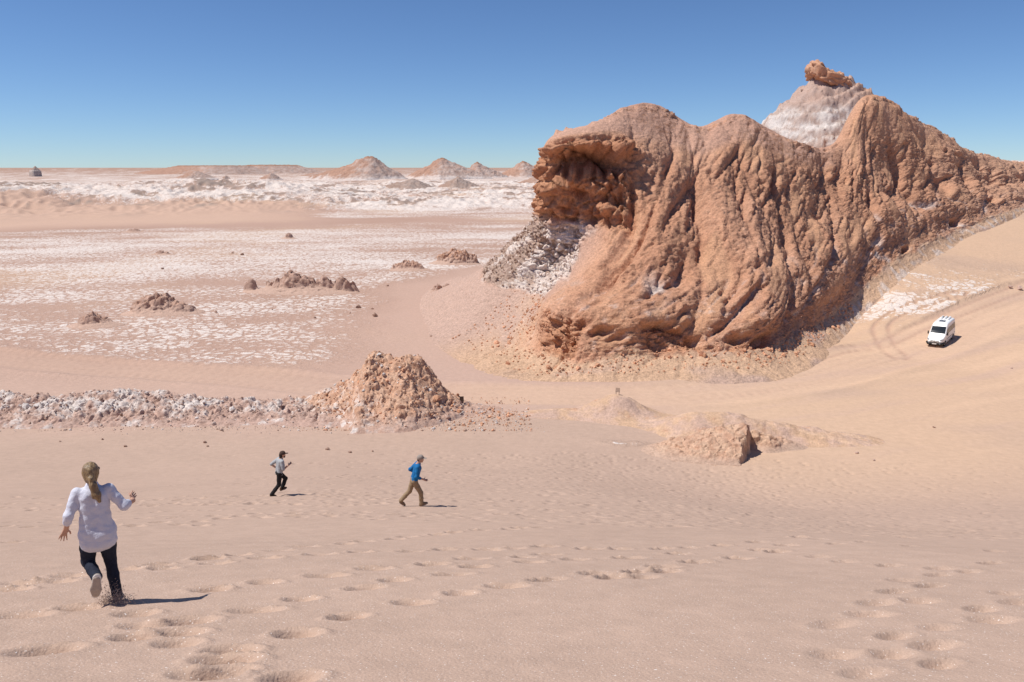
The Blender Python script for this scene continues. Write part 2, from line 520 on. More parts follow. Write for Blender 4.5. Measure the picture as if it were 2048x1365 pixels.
# ------------------------------------------------------------------ ground
def build_ground():
    fine = np.linspace(R(-38.5), R(38.5), 760)
    side = np.concatenate([np.linspace(R(-180), R(-39.2), 40), fine, np.linspace(R(39.2), R(180), 40)])
    rr = [0.02]
    while rr[-1] < 11000:
        r = rr[-1]
        q = 3.0 if r < 0.3 else 1.10 if r < 2.5 else 1.0080 if r < 14 else 1.0070 if r < 60 else 1.0095 if r < 300 else 1.0080 if r < 640 else 1.035 if r < 1500 else 1.045
        rr.append(r * q)
    rr = np.array(rr)
    A, Rr = np.meshgrid(side, rr, indexing='ij')
    X = Rr * np.sin(A); Y = Rr * np.cos(A)
    Z = H(X, Y)
    nu, nv = X.shape
    # far crusty hummocks
    fm = ss(340, 400, Rr) * (1 - ss(560, 800, Rr)) * ss(0, 60, Y)
    rg = 1 - 2 * np.abs(fbm2(X, Y, 0.045, 3))
    rg2 = 1 - 2 * np.abs(n2(X * .19 + 5, Y * .13))
    Z += fm * (2.0 * rg + 1.0 * rg2)
    # crust relief on the plain
    saltn = fbm2(X * 0.55, Y, 0.028, 5, 0.55, 3.0)
    pl = ss(60, 82, Y + 0.10 * X) * ss(-5, 40, Y)
    # --- colours
    col = np.broadcast_to(TAN, X.shape + (3,)).copy()
    n_big = fbm2(X, Y, 0.018, 4, 0.5, 8.0)
    col = mixc(col, TAN * np.array([.90, .86, .85]), pl)
    col = mixc(col, BROWN, 0.55 * ss(0.0, 0.5, n_big) * pl)
    col = mixc(col, ORANGE * 0.97, 0.5 * ss(0.0, 0.45, -n_big) * pl)
    sandw = 1 - ss(52, 60, Y + 3.0 * n2(X * .12, Y * .12) - 6.5 * np.exp(-((X - 4) / 8.0) ** 2) + 5 * ss(8, 24, X))
    orr = ss(2, 22, X + 3 * n2(X * .05, Y * .05) - 0.12 * (Y - 60)) * ss(20, 50, Y) * (1 - ss(150, 300, Y))
    col = mixc(col, ORANGE, 0.9 * orr)
    pinkmix = np.clip(sandw * (1 - 0.75 * orr * ss(20, 44, Y)), 0, 1)
    col = mixc(col, PINK * (1 + 0.05 * fbm2(X, Y, 0.2, 3)[..., None]), pinkmix)
    col = mixc(col, PINK * 0.97, 0.5 * ss(0.05, 0.5, fbm2(X * .35, Y, 0.11, 3, .5, 31.)) * orr * (1 - sandw))
    salt = np.zeros_like(X)
    streak = fbm2(X * 0.30 + 0.25 * Y, Y - 0.15 * X, 0.085, 4, 0.6, 5.0)
    amt = np.interp(Rr, [70, 85, 105, 130, 170, 230, 300, 400, 520, 800, 2000, 6000], [0, .44, .50, .58, .66, .72, .70, .78, .85, .75, .35, .05])
    salt = amt + 0.55 * streak + 0.50 * saltn - 0.05
    salt *= pl * (1 - ss(-4, 12, X - 0.22 * (Y - 62)) * (1 - ss(300, 340, Y)))
    # bands without salt
    bandY = 285 + 0.25 * (X + 60) + 22 * n2(X * .01, 3.3)
    salt -= 0.9 * np.exp(-((Y - bandY) / 20.0) ** 2) * ss(60, -200, X - 60)
    sandL = ss(290, 330, Rr) * (1 - ss(385, 420, Rr + 25 * n2(X * .02, Y * .02))) * ss(-.20, -.34, np.arctan2(X, Y))
    salt -= 1.0 * sandL
    col = mixc(col, TAN * np.array([1.12, 1.10, 1.05]), 0.8 * sandL)
    # hummock crowns keep sand in hollows
    salt -= 0.7 * fm * ss(0.15, -0.35, rg) 
    salt -= 0.35 * ss(.1, .35, fbm2(X, Y, .009, 3, .5, 70.)) * fm
    salt += .18 * fm
    col = mixc(col, BROWN * 0.95, ss(640, 1100, Rr) * 0.75)
    crust = ss(.24, .5, fbm2(X, Y, .035, 4, .6, 44.) + .25 * rg2) * fm          # dark grey crust among the white hummocks
    col = mixc(col, GREY * .72, .9 * crust)
    salt -= 1.1 * crust
    # salty patches right of the hill, by the loop track
    for (px, py, sx, sy, w) in ((1850, 608, 9, 5, .62), (1740, 620, 7, 5, .5), (1960, 590, 8, 5, .45), (1800, 560, 8, 6, .4), (1950, 545, 14, 9, .35), (1590, 690, 6, 4, .55), (1900, 655, 5, 3, .2)):
        p = hit(px, py)
        g = np.exp(-(((X - p[0]) / sx) ** 2 + ((Y - p[1]) / sy) ** 2))
        salt += w * g * (0.7 + 1.6 * fbm2(X + 0.9 * Y, (Y - 0.5 * X) * 0.35, 0.22, 3, .6, 9.0))
    for (px, py, sx, sy, w) in ((1240, 888, 1.3, .5, .55), (1268, 886, 1.0, .35, .42), (1215, 884, .7, .3, .4)):
        p = hit(px, py)
        salt += w * np.exp(-(((X - p[0]) / sx) ** 2 + ((Y - p[1]) / sy) ** 2))
    # white fringe at the foot of the mound
    fr = np.exp(-((Y - (57.5 + .8 * n2(X * .3, 1.))) / 1.4) ** 2) * ss(3, -4, X) * ss(-60, -30, X)
    salt += 0.30 * fr
    # loose sand covers the crust around the foot of the hill
    foot = [hit(*p)[:2] for p in ((1010, 540), (850, 575), (835, 660), (870, 735), (985, 772))]
    df, _ = polydist(X, Y, foot)
    fsand = 1 - ss(1.0, 15.0, df + 4 * fbm2(X, Y, .12, 3))
    salt *= 1 - .95 * fsand
    col = mixc(col, TAN * np.array([1.0, .99, 1.0]), .8 * fsand * (1 - sandw))
    # --- road
    d, lat = polydist(X, Y, ROAD)
    wv = 3.2 + 0.5 * n2(X * .07, Y * .07) + 1.2 * ss(10, 34, X)
    road = (1 - ss(wv - 0.7, wv + 0.9, d)) * ss(0, 20, Y)
    col = mixc(col, ORANGE * np.array([1.0, 1.0, 1.04]), 0.8 * road * (.25 + .75 * ss(-14, 2, X)))
    salt *= 1 - 0.92 * ss(0.15, .8, road)
    Z = Z - 0.10 * road + 0.16 * np.exp(-((d - wv - .5) / .7) ** 2) * (1 - ss(300, 400, Rr)) * ss(0, 20, Y)
    ruts = np.zeros_like(X)
    for off in (-1.9, -0.8, 0.7, 1.9, 2.5):
        wob = 0.35 * n2(X * .05 + off, Y * .05)
        ruts = np.maximum(ruts, np.exp(-((lat - off - wob) / 0.22) ** 2) * (0.5 + 0.5 * n2(X * .11 + off, Y * .09)))
    ruts *= road
    for path, wid, dep in ((LOOP, 0.85, 1.0), (TRK2, 0.85, 0.8)):
        d2, l2 = polydist(X, Y, path)
        t = np.exp(-((np.abs(l2) - wid) / 0.26) ** 2) * (d2 < 2.2) * dep
        ruts = np.maximum(ruts, t)
        salt *= 1 - 0.8 * np.clip(t, 0, 1)
        col = mixc(col, BROWN * 1.03, 0.7 * np.clip(t, 0, 1))
    col = mixc(col, BROWN * 1.1, 0.35 * ruts)
    Z -= 0.07 * ruts * (1 - ss(120, 200, Rr))
    # wheel-worn sweeps over the open sand on the right
    sw = fbm2((X + Y) * .07, (Y - 0.45 * X) * .9, 0.35, 3, .55, 2.)
    swm = orr * (1 - sandw) * (1 - ss(95, 120, Y))
    col = mixc(col, TAN * 1.02, 0.55 * ss(0.05, .5, sw) * swm)
    col = mixc(col, ORANGE * 1.12, 0.5 * ss(0.1, .5, -sw) * swm)
    Z += 0.05 * sw * swm
    # --- footprints
    ca = side
    for (fx, fy, la, lb, ang, dep) in footprints():
        r0 = math.hypot(fx, fy); a0 = math.atan2(fx, fy)
        if r0 < 2.5: continue
        ext = 0.5
        i0, i1 = np.searchsorted(ca, a0 - ext / r0), np.searchsorted(ca, a0 + ext / r0)
        j0, j1 = np.searchsorted(rr, r0 - ext), np.searchsorted(rr, r0 + ext)
        if i1 - i0 < 2 or j1 - j0 < 2: continue
        x = X[i0:i1, j0:j1] - fx; y = Y[i0:i1, j0:j1] - fy
        c, s = math.cos(ang), math.sin(ang)
        u = (c * x + s * y) / la; v = (-s * x + c * y) / lb
        q = np.sqrt(u * u + v * v)
        dz = -dep * 1.35 * (1 - ss(0.15, 1.25, q)) + dep * 0.42 * np.exp(-((q - 1.38) / 0.28) ** 2) * (0.55 + 0.45 * np.sign(v) * np.clip(np.abs(v), 0, 1))
        Z[i0:i1, j0:j1] += dz
    grain = (1 - ss(10, 34, Rr)) * 0.9 + 0.08 * sandw
    salt = np.clip(salt, 0, 1.2)
    V = np.stack([X, Y, Z], -1)
    nrm = grid_normals(V)
    nrm = nrm * np.sign(nrm[..., 2:3] + 1e-9)
    V = V.reshape(-1, 3); nrm = nrm.reshape(-1, 3)
    at = {'Col': col.reshape(-1, 3), 'Salt': salt.ravel(), 'Grain': grain.ravel()}
    Q = grid_faces(nu, nv)
    road_f = road.ravel()[Q[:, 0]] > 0.5
    sand_f = (sandw.ravel()[Q[:, 0]] > 0.5) & ~road_f
    rest = ~road_f & ~sand_f
    parts = (('sand_slope', sand_f), ('dirt_road', road_f), ('desert_ground', rest))
    for nm, msk in parts:
        v, q, a, n = subset(V, Q, msk, at, nrm)
        o = mesh_obj(nm, v, q, M_ground, attrs=a, normals=n)
        tag(o, kind='structure')
build_ground()

# ------------------------------------------------------------------ rock pieces
def rock_mesh(seed, subdiv=1, jag=0.33, flat_z=0.75):
    import bmesh
    bm = bmesh.new()
    bmesh.ops.create_icosphere(bm, subdivisions=subdiv, radius=1.0)
    V = np.array([v.co[:] for v in bm.verts]); Q = np.array([[v.index for v in f.verts] for f in bm.faces])
    bm.free()
    r = np.random.default_rng(seed)
    # cut by random planes for angular faces
    for _ in range(9):
        n = r.normal(size=3); n /= np.linalg.norm(n)
        d = r.uniform(0.5, 0.85)
        t = V @ n - d
        V = V - np.where(t > 0, t, 0)[:, None] * n[None]
    V = V + jag * 0.35 * r.normal(size=V.shape) * 0.4
    V = V * np.array([r.uniform(.8, 1.25), r.uniform(.7, 1.1), flat_z * r.uniform(.75, 1.15)])
    return V, Q
ROCKS = [rock_mesh(100 + i) for i in range(12)]

def rot_rand(r, tilt=0.5):
    a = r.uniform(0, 2 * np.pi); b = r.normal(0, tilt); c = r.normal(0, tilt)
    return np.array(Matrix.Rotation(a, 3, 'Z') @ Matrix.Rotation(b, 3, 'X') @ Matrix.Rotation(c, 3, 'Y'))

def rock_field(name, P, S, cols, mat, parent=None, seed=1, tilt=0.5, sink=0.25, shape=(1, 1, 1)):
    """many small rocks joined to one mesh (too many to count)"""
    r = np.random.default_rng(seed)
    VV, QQ, CC = [], [], []
    n = 0
    for k in range(len(P)):
        v, q = ROCKS[r.integers(len(ROCKS))]
        w = (v * np.array(shape) * S[k]) @ rot_rand(r, tilt).T + P[k] + np.array([0, 0, S[k] * (0.5 - sink)])
        VV.append(w); QQ.append(q + n); n += len(v)
        CC.append(np.broadcast_to(cols[k], (len(v), 3)))
    o = mesh_obj(name, np.vstack(VV), np.vstack(QQ), mat, parent, smooth=False, attrs={'Col': np.vstack(CC)})
    tag(o, kind='stuff')
    return o

# ------------------------------------------------------------------ the big hill
CAGE = [
 # foot, apron top, cliff base, ... crest     (pixel x, pixel y, distance)
 [(1010,560,175),(1025,540,158),(1040,515,146),(1055,480,140),(1080,440,134),(1095,400,128),(1130,330,124)],
 [(850,575,131),(920,560,122),(975,530,116),(1030,480,112),(1074,432,108),(1080,345,106),(1112,288,106)],
 [(835,660,95),(920,630,96),(972,565,100),(1050,510,99),(1083,440,97),(1090,305,95.5),(1124,266,99)],
 [(870,735,77),(1000,660,88),(1070,590,92),(1125,530,95),(1160,447,95),(1165,288,93.5),(1182,250,99)],
 [(985,772,70),(1095,715,76),(1108,622,79),(1175,560,84),(1238,452,90.5),(1258,298,95),(1255,215,104)],
 [(1190,782,69),(1200,718,74),(1255,632,77),(1290,540,83),(1318,430,90),(1335,315,99),(1318,218,109)],
 [(1390,778,69.3),(1368,706,75.5),(1388,630,79),(1405,540,85),(1412,420,93),(1408,325,101),(1398,256,110)],
 [(1570,765,71),(1505,702,77),(1520,640,81),(1522,520,88),(1512,400,97),(1498,300,106),(1482,233,114)],
 [(1665,715,80),(1610,665,86),(1625,590,90),(1620,490,97),(1608,390,106),(1600,335,112),(1595,286,118)],
 [(1730,632,98),(1700,600,101),(1705,540,104),(1702,460,109),(1690,385,116),(1682,340,121),(1672,290,126)],
 [(1830,548,108),(1790,522,111),(1785,470,115),(1775,410,119),(1765,350,124),(1755,270,129),(1742,196,134)],
 [(1960,474,128),(1920,460,129),(1905,420,132),(1890,380,135),(1872,330,139),(1855,285,143),(1838,240,147)],
 [(2085,424,150),(2065,412,151),(2045,392,153),(2022,372,156),(2000,350,159),(1980,330,162),(1958,308,166)],
 [(2270,400,205),(2250,392,206),(2222,380,207),(2195,368,208),(2168,356,209),(2140,345,210),(2110,335,212)],
]

def crdense(A, n):
    """Catmull-Rom along axis 0 of A (k, ..., 3) -> n samples, uniform parameter"""
    k = A.shape[0]
    t = np.linspace(0, k - 1, n)
    i = np.clip(np.floor(t).astype(int), 0, k - 2)
    f = (t - i).reshape((-1,) + (1,) * (A.ndim - 1))
    P = np.concatenate([2 * A[:1] - A[1:2], A, 2 * A[-1:] - A[-2:-1]], 0)
    a, b, c, d = P[i], P[i + 1], P[i + 2], P[i + 3]
    return 0.5 * (2 * b + (c - a) * f + (2 * a - 5 * b + 4 * c - d) * f ** 2 + (3 * b - 3 * c + d - a) * f ** 3), t

def build_hill():
    cols = []
    for ci, c in enumerate(CAGE):
        pts = [PT(*p) for p in c]
        pts[0][2] = float(H0(pts[0][0], pts[0][1])) - 0.35
        cr = pts[-1]; up = pts[-2]
        # back of the crest: drops away from the viewer's side
        foot = pts[0]
        hv = cr[:2] - foot[:2]; L = np.linalg.norm(hv); hv /= max(L, 1e-6)
        h = cr[2]
        pts.append(np.array([*(cr[:2] + hv * 6.0), h - 1.0]))
        pts.append(np.array([*(cr[:2] + hv * 16.0), h * 0.62]))
        pts.append(np.array([*(cr[:2] + hv * 36.0), float(H0(*(cr[:2] + hv * 36.0))) - 0.6]))
        cols.append(pts)
    A = np.array(cols)                                   # (cols, levels, 3)
    Bv, tv = crdense(np.swapaxes(A, 0, 1), 470)          # levels dense
    # denser on the visible side: resample parameter
    tv2 = np.concatenate([np.linspace(0, 6.0, 350, endpoint=False), np.linspace(6.0, 9.0, 40)])
    idx = np.interp(tv2, tv, np.arange(len(tv)))
    i0 = np.floor(idx).astype(int); i0 = np.clip(i0, 0, len(tv) - 2); fr = (idx - i0)[:, None, None]
    Bv = Bv[i0] * (1 - fr) + Bv[i0 + 1] * fr
    Pm, tu = crdense(np.swapaxes(Bv, 0, 1), 900)
    # even spacing along the hill by picture-sized steps
    mid = Pm[:, 175]
    w = np.linalg.norm(np.diff(mid, axis=0), axis=1) / np.linalg.norm(mid[1:], axis=1)
    s = np.concatenate([[0], np.cumsum(w)]); s /= s[-1]
    k = np.interp(np.linspace(0, 1, 760), s, np.arange(len(tu)))
    i0 = np.clip(np.floor(k).astype(int), 0, len(tu) - 2); fr = (k - i0)
    P = Pm[i0] * (1 - fr)[:, None, None] + Pm[i0 + 1] * fr[:, None, None]
    U = (tu[i0] * (1 - fr) + tu[i0 + 1] * fr)[:, None] * np.ones((1, P.shape[1]))
    Vv = tv2[None, :] * np.ones((P.shape[0], 1))
    base = P.copy()
    nrm = grid_normals(P)
    if (nrm[350, 180] @ (np.array([0, 0, CAMZ]) - P[350, 180])) < 0: nrm = -nrm
    hn = nrm.copy(); hn[..., 2] *= 0.8
    hn /= np.linalg.norm(hn, axis=-1, keepdims=True)
    # length along the hill in metres at mid height
    sl = np.concatenate([[0], np.cumsum(np.linalg.norm(np.diff(P[:, 201], axis=0), axis=1))])[:, None] * np.ones((1, P.shape[1]))
    vis = 1 - ss(6.0, 6.6, Vv)
    # --- gullies and spurs (rounded spurs, sharp gullies)
    face = ss(3.3, 4.6, U + 0.35 * (3.5 - np.clip(Vv, 0, 3.5)) * 0)
    body = ss(1.0, 2.0, Vv) * (1 - 0.75 * ss(4.6, 6.0, Vv)) * vis
    far = np.linalg.norm(P[..., :2], axis=-1) / 90.0
    wv = 1.1 * n2(sl * 0.10, Vv * 0.55) + 0.25 * n2(sl * 0.35, Vv * 1.2 + 7)
    q1 = n2((sl + 1.1 * wv + 2.2 * np.maximum(Vv - 2.6, 0)) * 0.165 / far ** .6, Vv * 0.30 + 3)
    q2 = n2((sl + 0.9 * wv + 1.8 * np.maximum(Vv - 2.6, 0)) * 0.40 / far ** .6, Vv * 0.85 + 11)
    q3 = n2((sl + 0.9 * wv + 1.4 * np.maximum(Vv - 2.6, 0)) * 0.95 / far ** .5, Vv * 2.4 + 23)
    g1 = np.abs(q1); g2 = np.abs(q2); g3 = np.abs(q3)
    q0 = n2((sl + 1.1 * np.maximum(Vv - 2.6, 0)) * 0.072 + 2.2, Vv * .12 + 8)
    m1 = .35 + .9 * ss(-.25, .3, n2(sl * .17 + 4, Vv * .85 + 15))
    m1 = m1 * (1 - .65 * ss(4.3, 5.3, Vv))
    m2 = .3 + 1.1 * ss(-.2, .35, n2(sl * .25 + 14, Vv * 1.3 + 25))
    spur = 2.0 * (np.sqrt(np.abs(q0) + .02) - .55) + m1 * 1.9 * (np.sqrt(g1 + .01) - 0.62) + m2 * .75 * (np.sqrt(g2 + .01) - 0.55) + 0.40 * m2 * (np.sqrt(g3 + .01) - .5)
    disp = face * body * spur * (0.75 + 0.35 * far) * (1 - .45 * ss(7.3, 8.2, U) * (1 - ss(2.0, 3.5, Vv)))
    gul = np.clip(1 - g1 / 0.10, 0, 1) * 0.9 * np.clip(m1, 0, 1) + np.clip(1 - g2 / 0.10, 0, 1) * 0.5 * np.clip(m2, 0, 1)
    # terrace-like toes: spurs end in blunt noses half way down
    toe = n2(sl * 0.22 + 5, Vv * 0.0 + 1)
    step = 0.9 * np.tanh((Vv - 2.9 - 0.9 * toe) * -5) * face * ss(1.4, 2.0, Vv) * (1 - ss(4.2, 5.0, Vv))
    disp += step * 0.45
    # --- lower cliff band
    lowc = ss(1.0, 1.12, Vv) * (1 - ss(1.75, 2.1, Vv)) * ss(3.6, 4.0, U) * (1 - ss(7.2, 7.9, U))
    lowc = lowc * np.clip(1 - ss(4.4, 4.6, U) * (1 - .9 * ss(-.1, .25, n2(sl * .16 + 30, Vv * .8))), .15, 1)
    # --- nose cliff
    nose = ss(0.6, 1.2, U) * (1 - ss(3.9, 4.6, U)) * ss(3.9, 4.05, Vv) * (1 - ss(5.02, 5.30, Vv))
    p1 = base + 0.8 * np.stack([n3(base, .3), n3(base + 31, .3), n3(base + 57, .3)], -1)
    blk_d1, blk_d2, blk_id = cell3(p1 * np.array([1, 1, 1.35]), 0.42)
    blk = (blk_id - 0.5) + 0.8 * np.clip((blk_d2 - blk_d1) * 2.2, 0, 1) - 0.5
    b2d1, b2d2, b2id = cell3(p1 * np.array([1, 1, 1.5]), 1.15)
    blk2 = (b2id - 0.5) + 0.8 * np.clip((b2d2 - b2d1) * 2.2, 0, 1) - 0.5
    fb = fbm3(base, 0.35, 4, .55)
    disp += nose * (1.5 * fb + 1.0 * blk + 0.42 * blk2 + 0.25 * np.sin(base[..., 2] * 2.6 + 2.5 * fb))
    disp += lowc * (1.0 * fb + 0.75 * blk + 0.42 * blk2)
    # hollow under the brow of the nose cliff
    def pit(u, v, su, sv, a):
        return -a * np.exp(-np.abs((U - u) / su) ** 2.6 - np.abs((Vv - v + 0.10 * n2(U * 7, 2.)) / sv) ** 2.6)
    hollow = pit(3.02, 4.74, 0.62, 0.14, 3.4) + pit(3.58, 4.80, 0.36, 0.15, 2.4) + pit(2.4, 4.70, 0.3, 0.10, 1.4)
    hollow += pit(3.25, 4.40, 0.35, 0.07, 1.2) + pit(3.75, 4.36, .22, .09, .9) + pit(2.75, 4.2, .25, .07, .9)
    brow = 1.4 * np.exp(-((U - 3.1) / 0.9) ** 2 - ((Vv - 4.97) / 0.09) ** 2)
    hollow += pit(4.24, 1.45, 0.030, 0.55, 1.9)            # vertical cleft in the lower cliff
    for (u, v, su, sv, a) in ((4.75, 1.62, .16, .09, 1.3), (5.05, 1.5, .12, .10, 1.0), (5.5, 1.72, .2, .08, 1.2), (6.1, 1.30, .11, .12, 1.3), (6.72, 1.42, .14, .14, 1.3), (7.15, 1.30, .16, .2, 1.7), (4.5, 1.75, .1, .1, .9),
                              (11.0, 1.4, .05, .14, 3.0), (11.65, 2.1, .05, .18, 4.5), (10.2, 1.2, .05, .1, 2.0)):
        hollow += pit(u, v, su, sv, a)
    disp += hollow + brow
    # --- general roughness
    rough = (0.35 + 0.65 * face) * ss(0.7, 1.3, Vv) * vis
    f2 = fbm3(base, 0.9, 4, .6)
    r2 = rid3(base * np.array([1, 1, .45]), 1.1, 3, .6)
    upper = 1 - 0.65 * ss(4.6, 5.4, Vv)
    dusty = ss(.12, .34, g1) * ss(.0, .3, n2(sl * .3 + 9, Vv * .9)) * face
    rough = rough * (1 - .7 * dusty)
    disp += rough * upper * (0.30 * f2 + 0.20 * r2 + 0.10 * blk2 + 0.12 * fbm3(base + 9, 2.6, 3, .6))
    c1, c2, cid = cell3(base * np.array([1, 1, .8]), 1.9)
    crumb = np.clip(0.75 - c1, 0, 1) * (cid > .45)
    disp += rough * upper * 0.20 * crumb * ss(-.35, .15, n2(sl * .15, Vv * 1.3 + 40))
    # crest ledges
    disp += np.exp(-((Vv - 5.95) / .14) ** 2) * (.9 * fbm3(base, .5, 4, .6) + .45 * np.maximum(blk2, 0) * ss(0, .3, n2(sl * .3, 2.)))
    # scree on the flank below the nose
    scree = ss(0.2, 0.9, U) * (1 - ss(3.0, 3.5, U + .45 * n2(sl * .2, Vv * 2))) * ss(1.95, 2.1, Vv + .12 * n2(sl * .4, 3.)) * (1 - ss(3.85, 4.1, Vv + .15 * n2(sl * .3, 9.)))
    disp += scree * (0.5 * blk2 + 0.3 * blk)
    # apron: shallow rills down to the road
    ap = ss(0.05, .5, Vv) * (1 - ss(.95, 1.15, Vv))
    disp += ap * (0.14 * f2 - 0.16 * np.clip(1 - np.abs(n2(sl * .5 + wv, Vv * .5)) / .12, 0, 1) + 0.25 * n2(sl * .12, Vv * 1.2))
    k1, k2, kid = cell3(base + 3.3, 3.3)
    crumb2 = np.clip(.7 - k1, 0, 1) * (kid > .35) * rough * upper
    disp += .16 * crumb2 + .07 * rough * upper * fbm3(base + 5, 5.0, 2, .6)
    P = base + hn * disp[..., None]
    lowz = P[:, :1, 2] - (H(P[:, :1, 0], P[:, :1, 1]) - .5)
    P[..., 2] -= lowz * (1 - ss(0, .6, Vv))
    P[..., 2] += (fbm3(base, 0.25, 3) * 0.5) * ss(5.2, 6, Vv) * vis
    # --- colour
    nn = grid_normals(P)
    if (nn[350, 180] @ (np.array([0, 0, CAMZ]) - P[350, 180])) < 0: nn = -nn
    big = fbm3(base, .07, 3)
    col = np.broadcast_to(RED, P.shape).copy()
    col = mixc(col, RED * np.array([1.12, 1.2, 1.28]), ss(-.1, .35, big))
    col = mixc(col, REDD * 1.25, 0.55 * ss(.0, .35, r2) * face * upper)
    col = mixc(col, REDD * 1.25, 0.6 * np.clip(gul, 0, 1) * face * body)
    vein = ss(.05, .4, n2((sl + 1.6 * np.maximum(Vv - 2.6, 0)) * .55 / far ** .5, Vv * .9 + 71)) * ss(-.1, .3, fbm3(base, .9, 3, .65))
    col = mixc(col, REDD * np.array([.80, .82, .86]), .55 * vein * face * upper * ss(1.2, 1.8, Vv))
    col = col * (1 - .22 * ss(.1, .5, crumb2) * (kid > .6))[..., None]
    # smooth dusty spur backs
    col = mixc(col, np.array([.56, .315, .19]), 0.8 * dusty)
    dust_top = ss(5.1, 5.4, Vv) * ss(.5, .75, nn[..., 2]) * (1 - ss(8.5, 9.2, U))
    col = mixc(col, np.array([.50, .315, .25]), .55 * dust_top)
    # streaks of salt near the foot of the gullies
    sal = np.clip(gul, 0, 1.2) * ss(.9, 1.2, Vv) * (1 - ss(2.6, 3.2, Vv)) * ss(-.25, .2, fbm3(base, .5, 3))
    sal = np.clip(sal + 0.5 * ss(.2, .42, fbm3(base, .8, 4, .65)) * ss(1.0, 1.3, Vv) * (1 - ss(1.9, 2.6, Vv)) * ss(3.8, 4.3, U), 0, 1)
    col = mixc(col, SALT * .93, .75 * sal)
    # nose cliff
    strat = 0.5 + 0.5 * np.sin(base[..., 2] * 3.1 + 4 * fb + 0.4 * base[..., 0])
    ccol = mixc(np.broadcast_to(np.array([.43, .205, .118]), P.shape).copy(), np.array([.52, .275, .16]), strat * .7)
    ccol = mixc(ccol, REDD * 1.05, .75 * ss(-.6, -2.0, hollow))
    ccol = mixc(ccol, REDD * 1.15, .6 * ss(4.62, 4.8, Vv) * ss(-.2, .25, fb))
    col = np.where((np.maximum(nose, lowc) > 0)[..., None], lerp(col, ccol, np.maximum(nose, lowc * .9)[..., None]), col)
    # apron
    acol = mixc(np.broadcast_to(ORANGE * np.array([.99, .95, .92]), P.shape).copy(), TAN * .98, ss(0, .35, fbm2(sl, Vv * 8, .12, 3)))
    acol = mixc(acol, TAN * np.array([1.0, .99, 1.0]), ss(3.6, 2.6, U))
    acol = mixc(acol, ORANGE * np.array([.98, .93, .88]), .7 * ss(2.2, 3.2, U) * (1 - ss(4, 5, U)) * ss(1.0, .3, Vv))
    aw = 1 - ss(0.92, 1.12, Vv + .22 * n2(sl * .25, 4.) + .10 * n2(sl * 1.1, 8.))
    leftap = (1 - ss(3.2, 3.8, U)) * (1 - ss(1.95, 2.2, Vv + .1 * n2(sl * .5, 1.)))
    aw = np.maximum(aw, leftap)
    col = mixc(col, acol, aw)
    lf = (1 - ss(3.3, 3.9, U)) * ss(1.9, 2.1, Vv) * (1 - ss(3.9, 4.1, Vv))
    col = mixc(col, np.array([.48, .30, .225]), lf)
    pale = np.clip(ss(-.25, .3, n2(sl * .22, Vv * 1.1 + 50) + .9 * (U - 1.9) * .55), 0, 1)
    sc = mixc(np.broadcast_to(GREY * np.array([1.0, .86, .78]), P.shape).copy(), SALT * np.array([1.04, 1.0, .97]), np.clip(.95 * pale * ss(.1, .75, b2id) + .12, 0, 1))
    col = mixc(col, sc, scree)
    # right-hand fan at the foot of the hill: salty ribs
    fan = ss(8.2, 9.0, U) * (1 - ss(.7, 1.15, Vv)) 
    rib = ss(.12, .38, n2(sl * .75 + 1.6 * wv, Vv * 1.4 + 60))
    col = mixc(col, SALT * .97, .55 * fan * rib)
    col = mixc(col, np.array([.52, .32, .22]), .5 * ss(10.4, 12.5, U) * (1 - aw))
    V3 = P.reshape(-1, 3)
    Q = grid_faces(*P.shape[:2])
    if grid_normals(P)[350, 180] @ (np.array([0, 0, CAMZ]) - P[350, 180]) < 0: Q = Q[:, ::-1]
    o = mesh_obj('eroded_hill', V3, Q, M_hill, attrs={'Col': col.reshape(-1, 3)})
    tag(o, kind='structure')
    # loose blocks of the scree, too many to count
    r = np.random.default_rng(5)
    sel = np.argwhere((scree > .6))
    area = sel[r.choice(len(sel), 1500)]
    pp = P[area[:, 0], area[:, 1]]
    pl = pale[area[:, 0], area[:, 1]]
    cc = np.where((r.random(len(pp)) < pl * .85 + .12)[:, None], SALT * np.array([1.06, 1.0, .95]) * r.uniform(.85, 1.08, (len(pp), 1)), GREY * np.array([1.02, .88, .79]) * r.uniform(.75, 1.1, (len(pp), 1)))
    rock_field('salt_scree', pp, r.uniform(.10, .34, len(pp)), cc, M_rock, o, 3, 0.7, shape=(.75, .55, 1.5))
    sel = np.argwhere((lowc > .3) | ((aw > .3) & (Vv > .5) & (U > 2.5) & (U < 9)))
    area = sel[r.choice(len(sel), 900)]
    pp = P[area[:, 0], area[:, 1]]
    rock_field('hill_rubble', pp, r.uniform(.06, .2, len(pp)) * (1 + 1.2 * (r.random(len(pp)) < .06)), RED * 1.15 * r.uniform(.75, 1.25, (len(pp), 1)), M_rock, o, 4, 0.8)
    return o
HILL = build_hill()

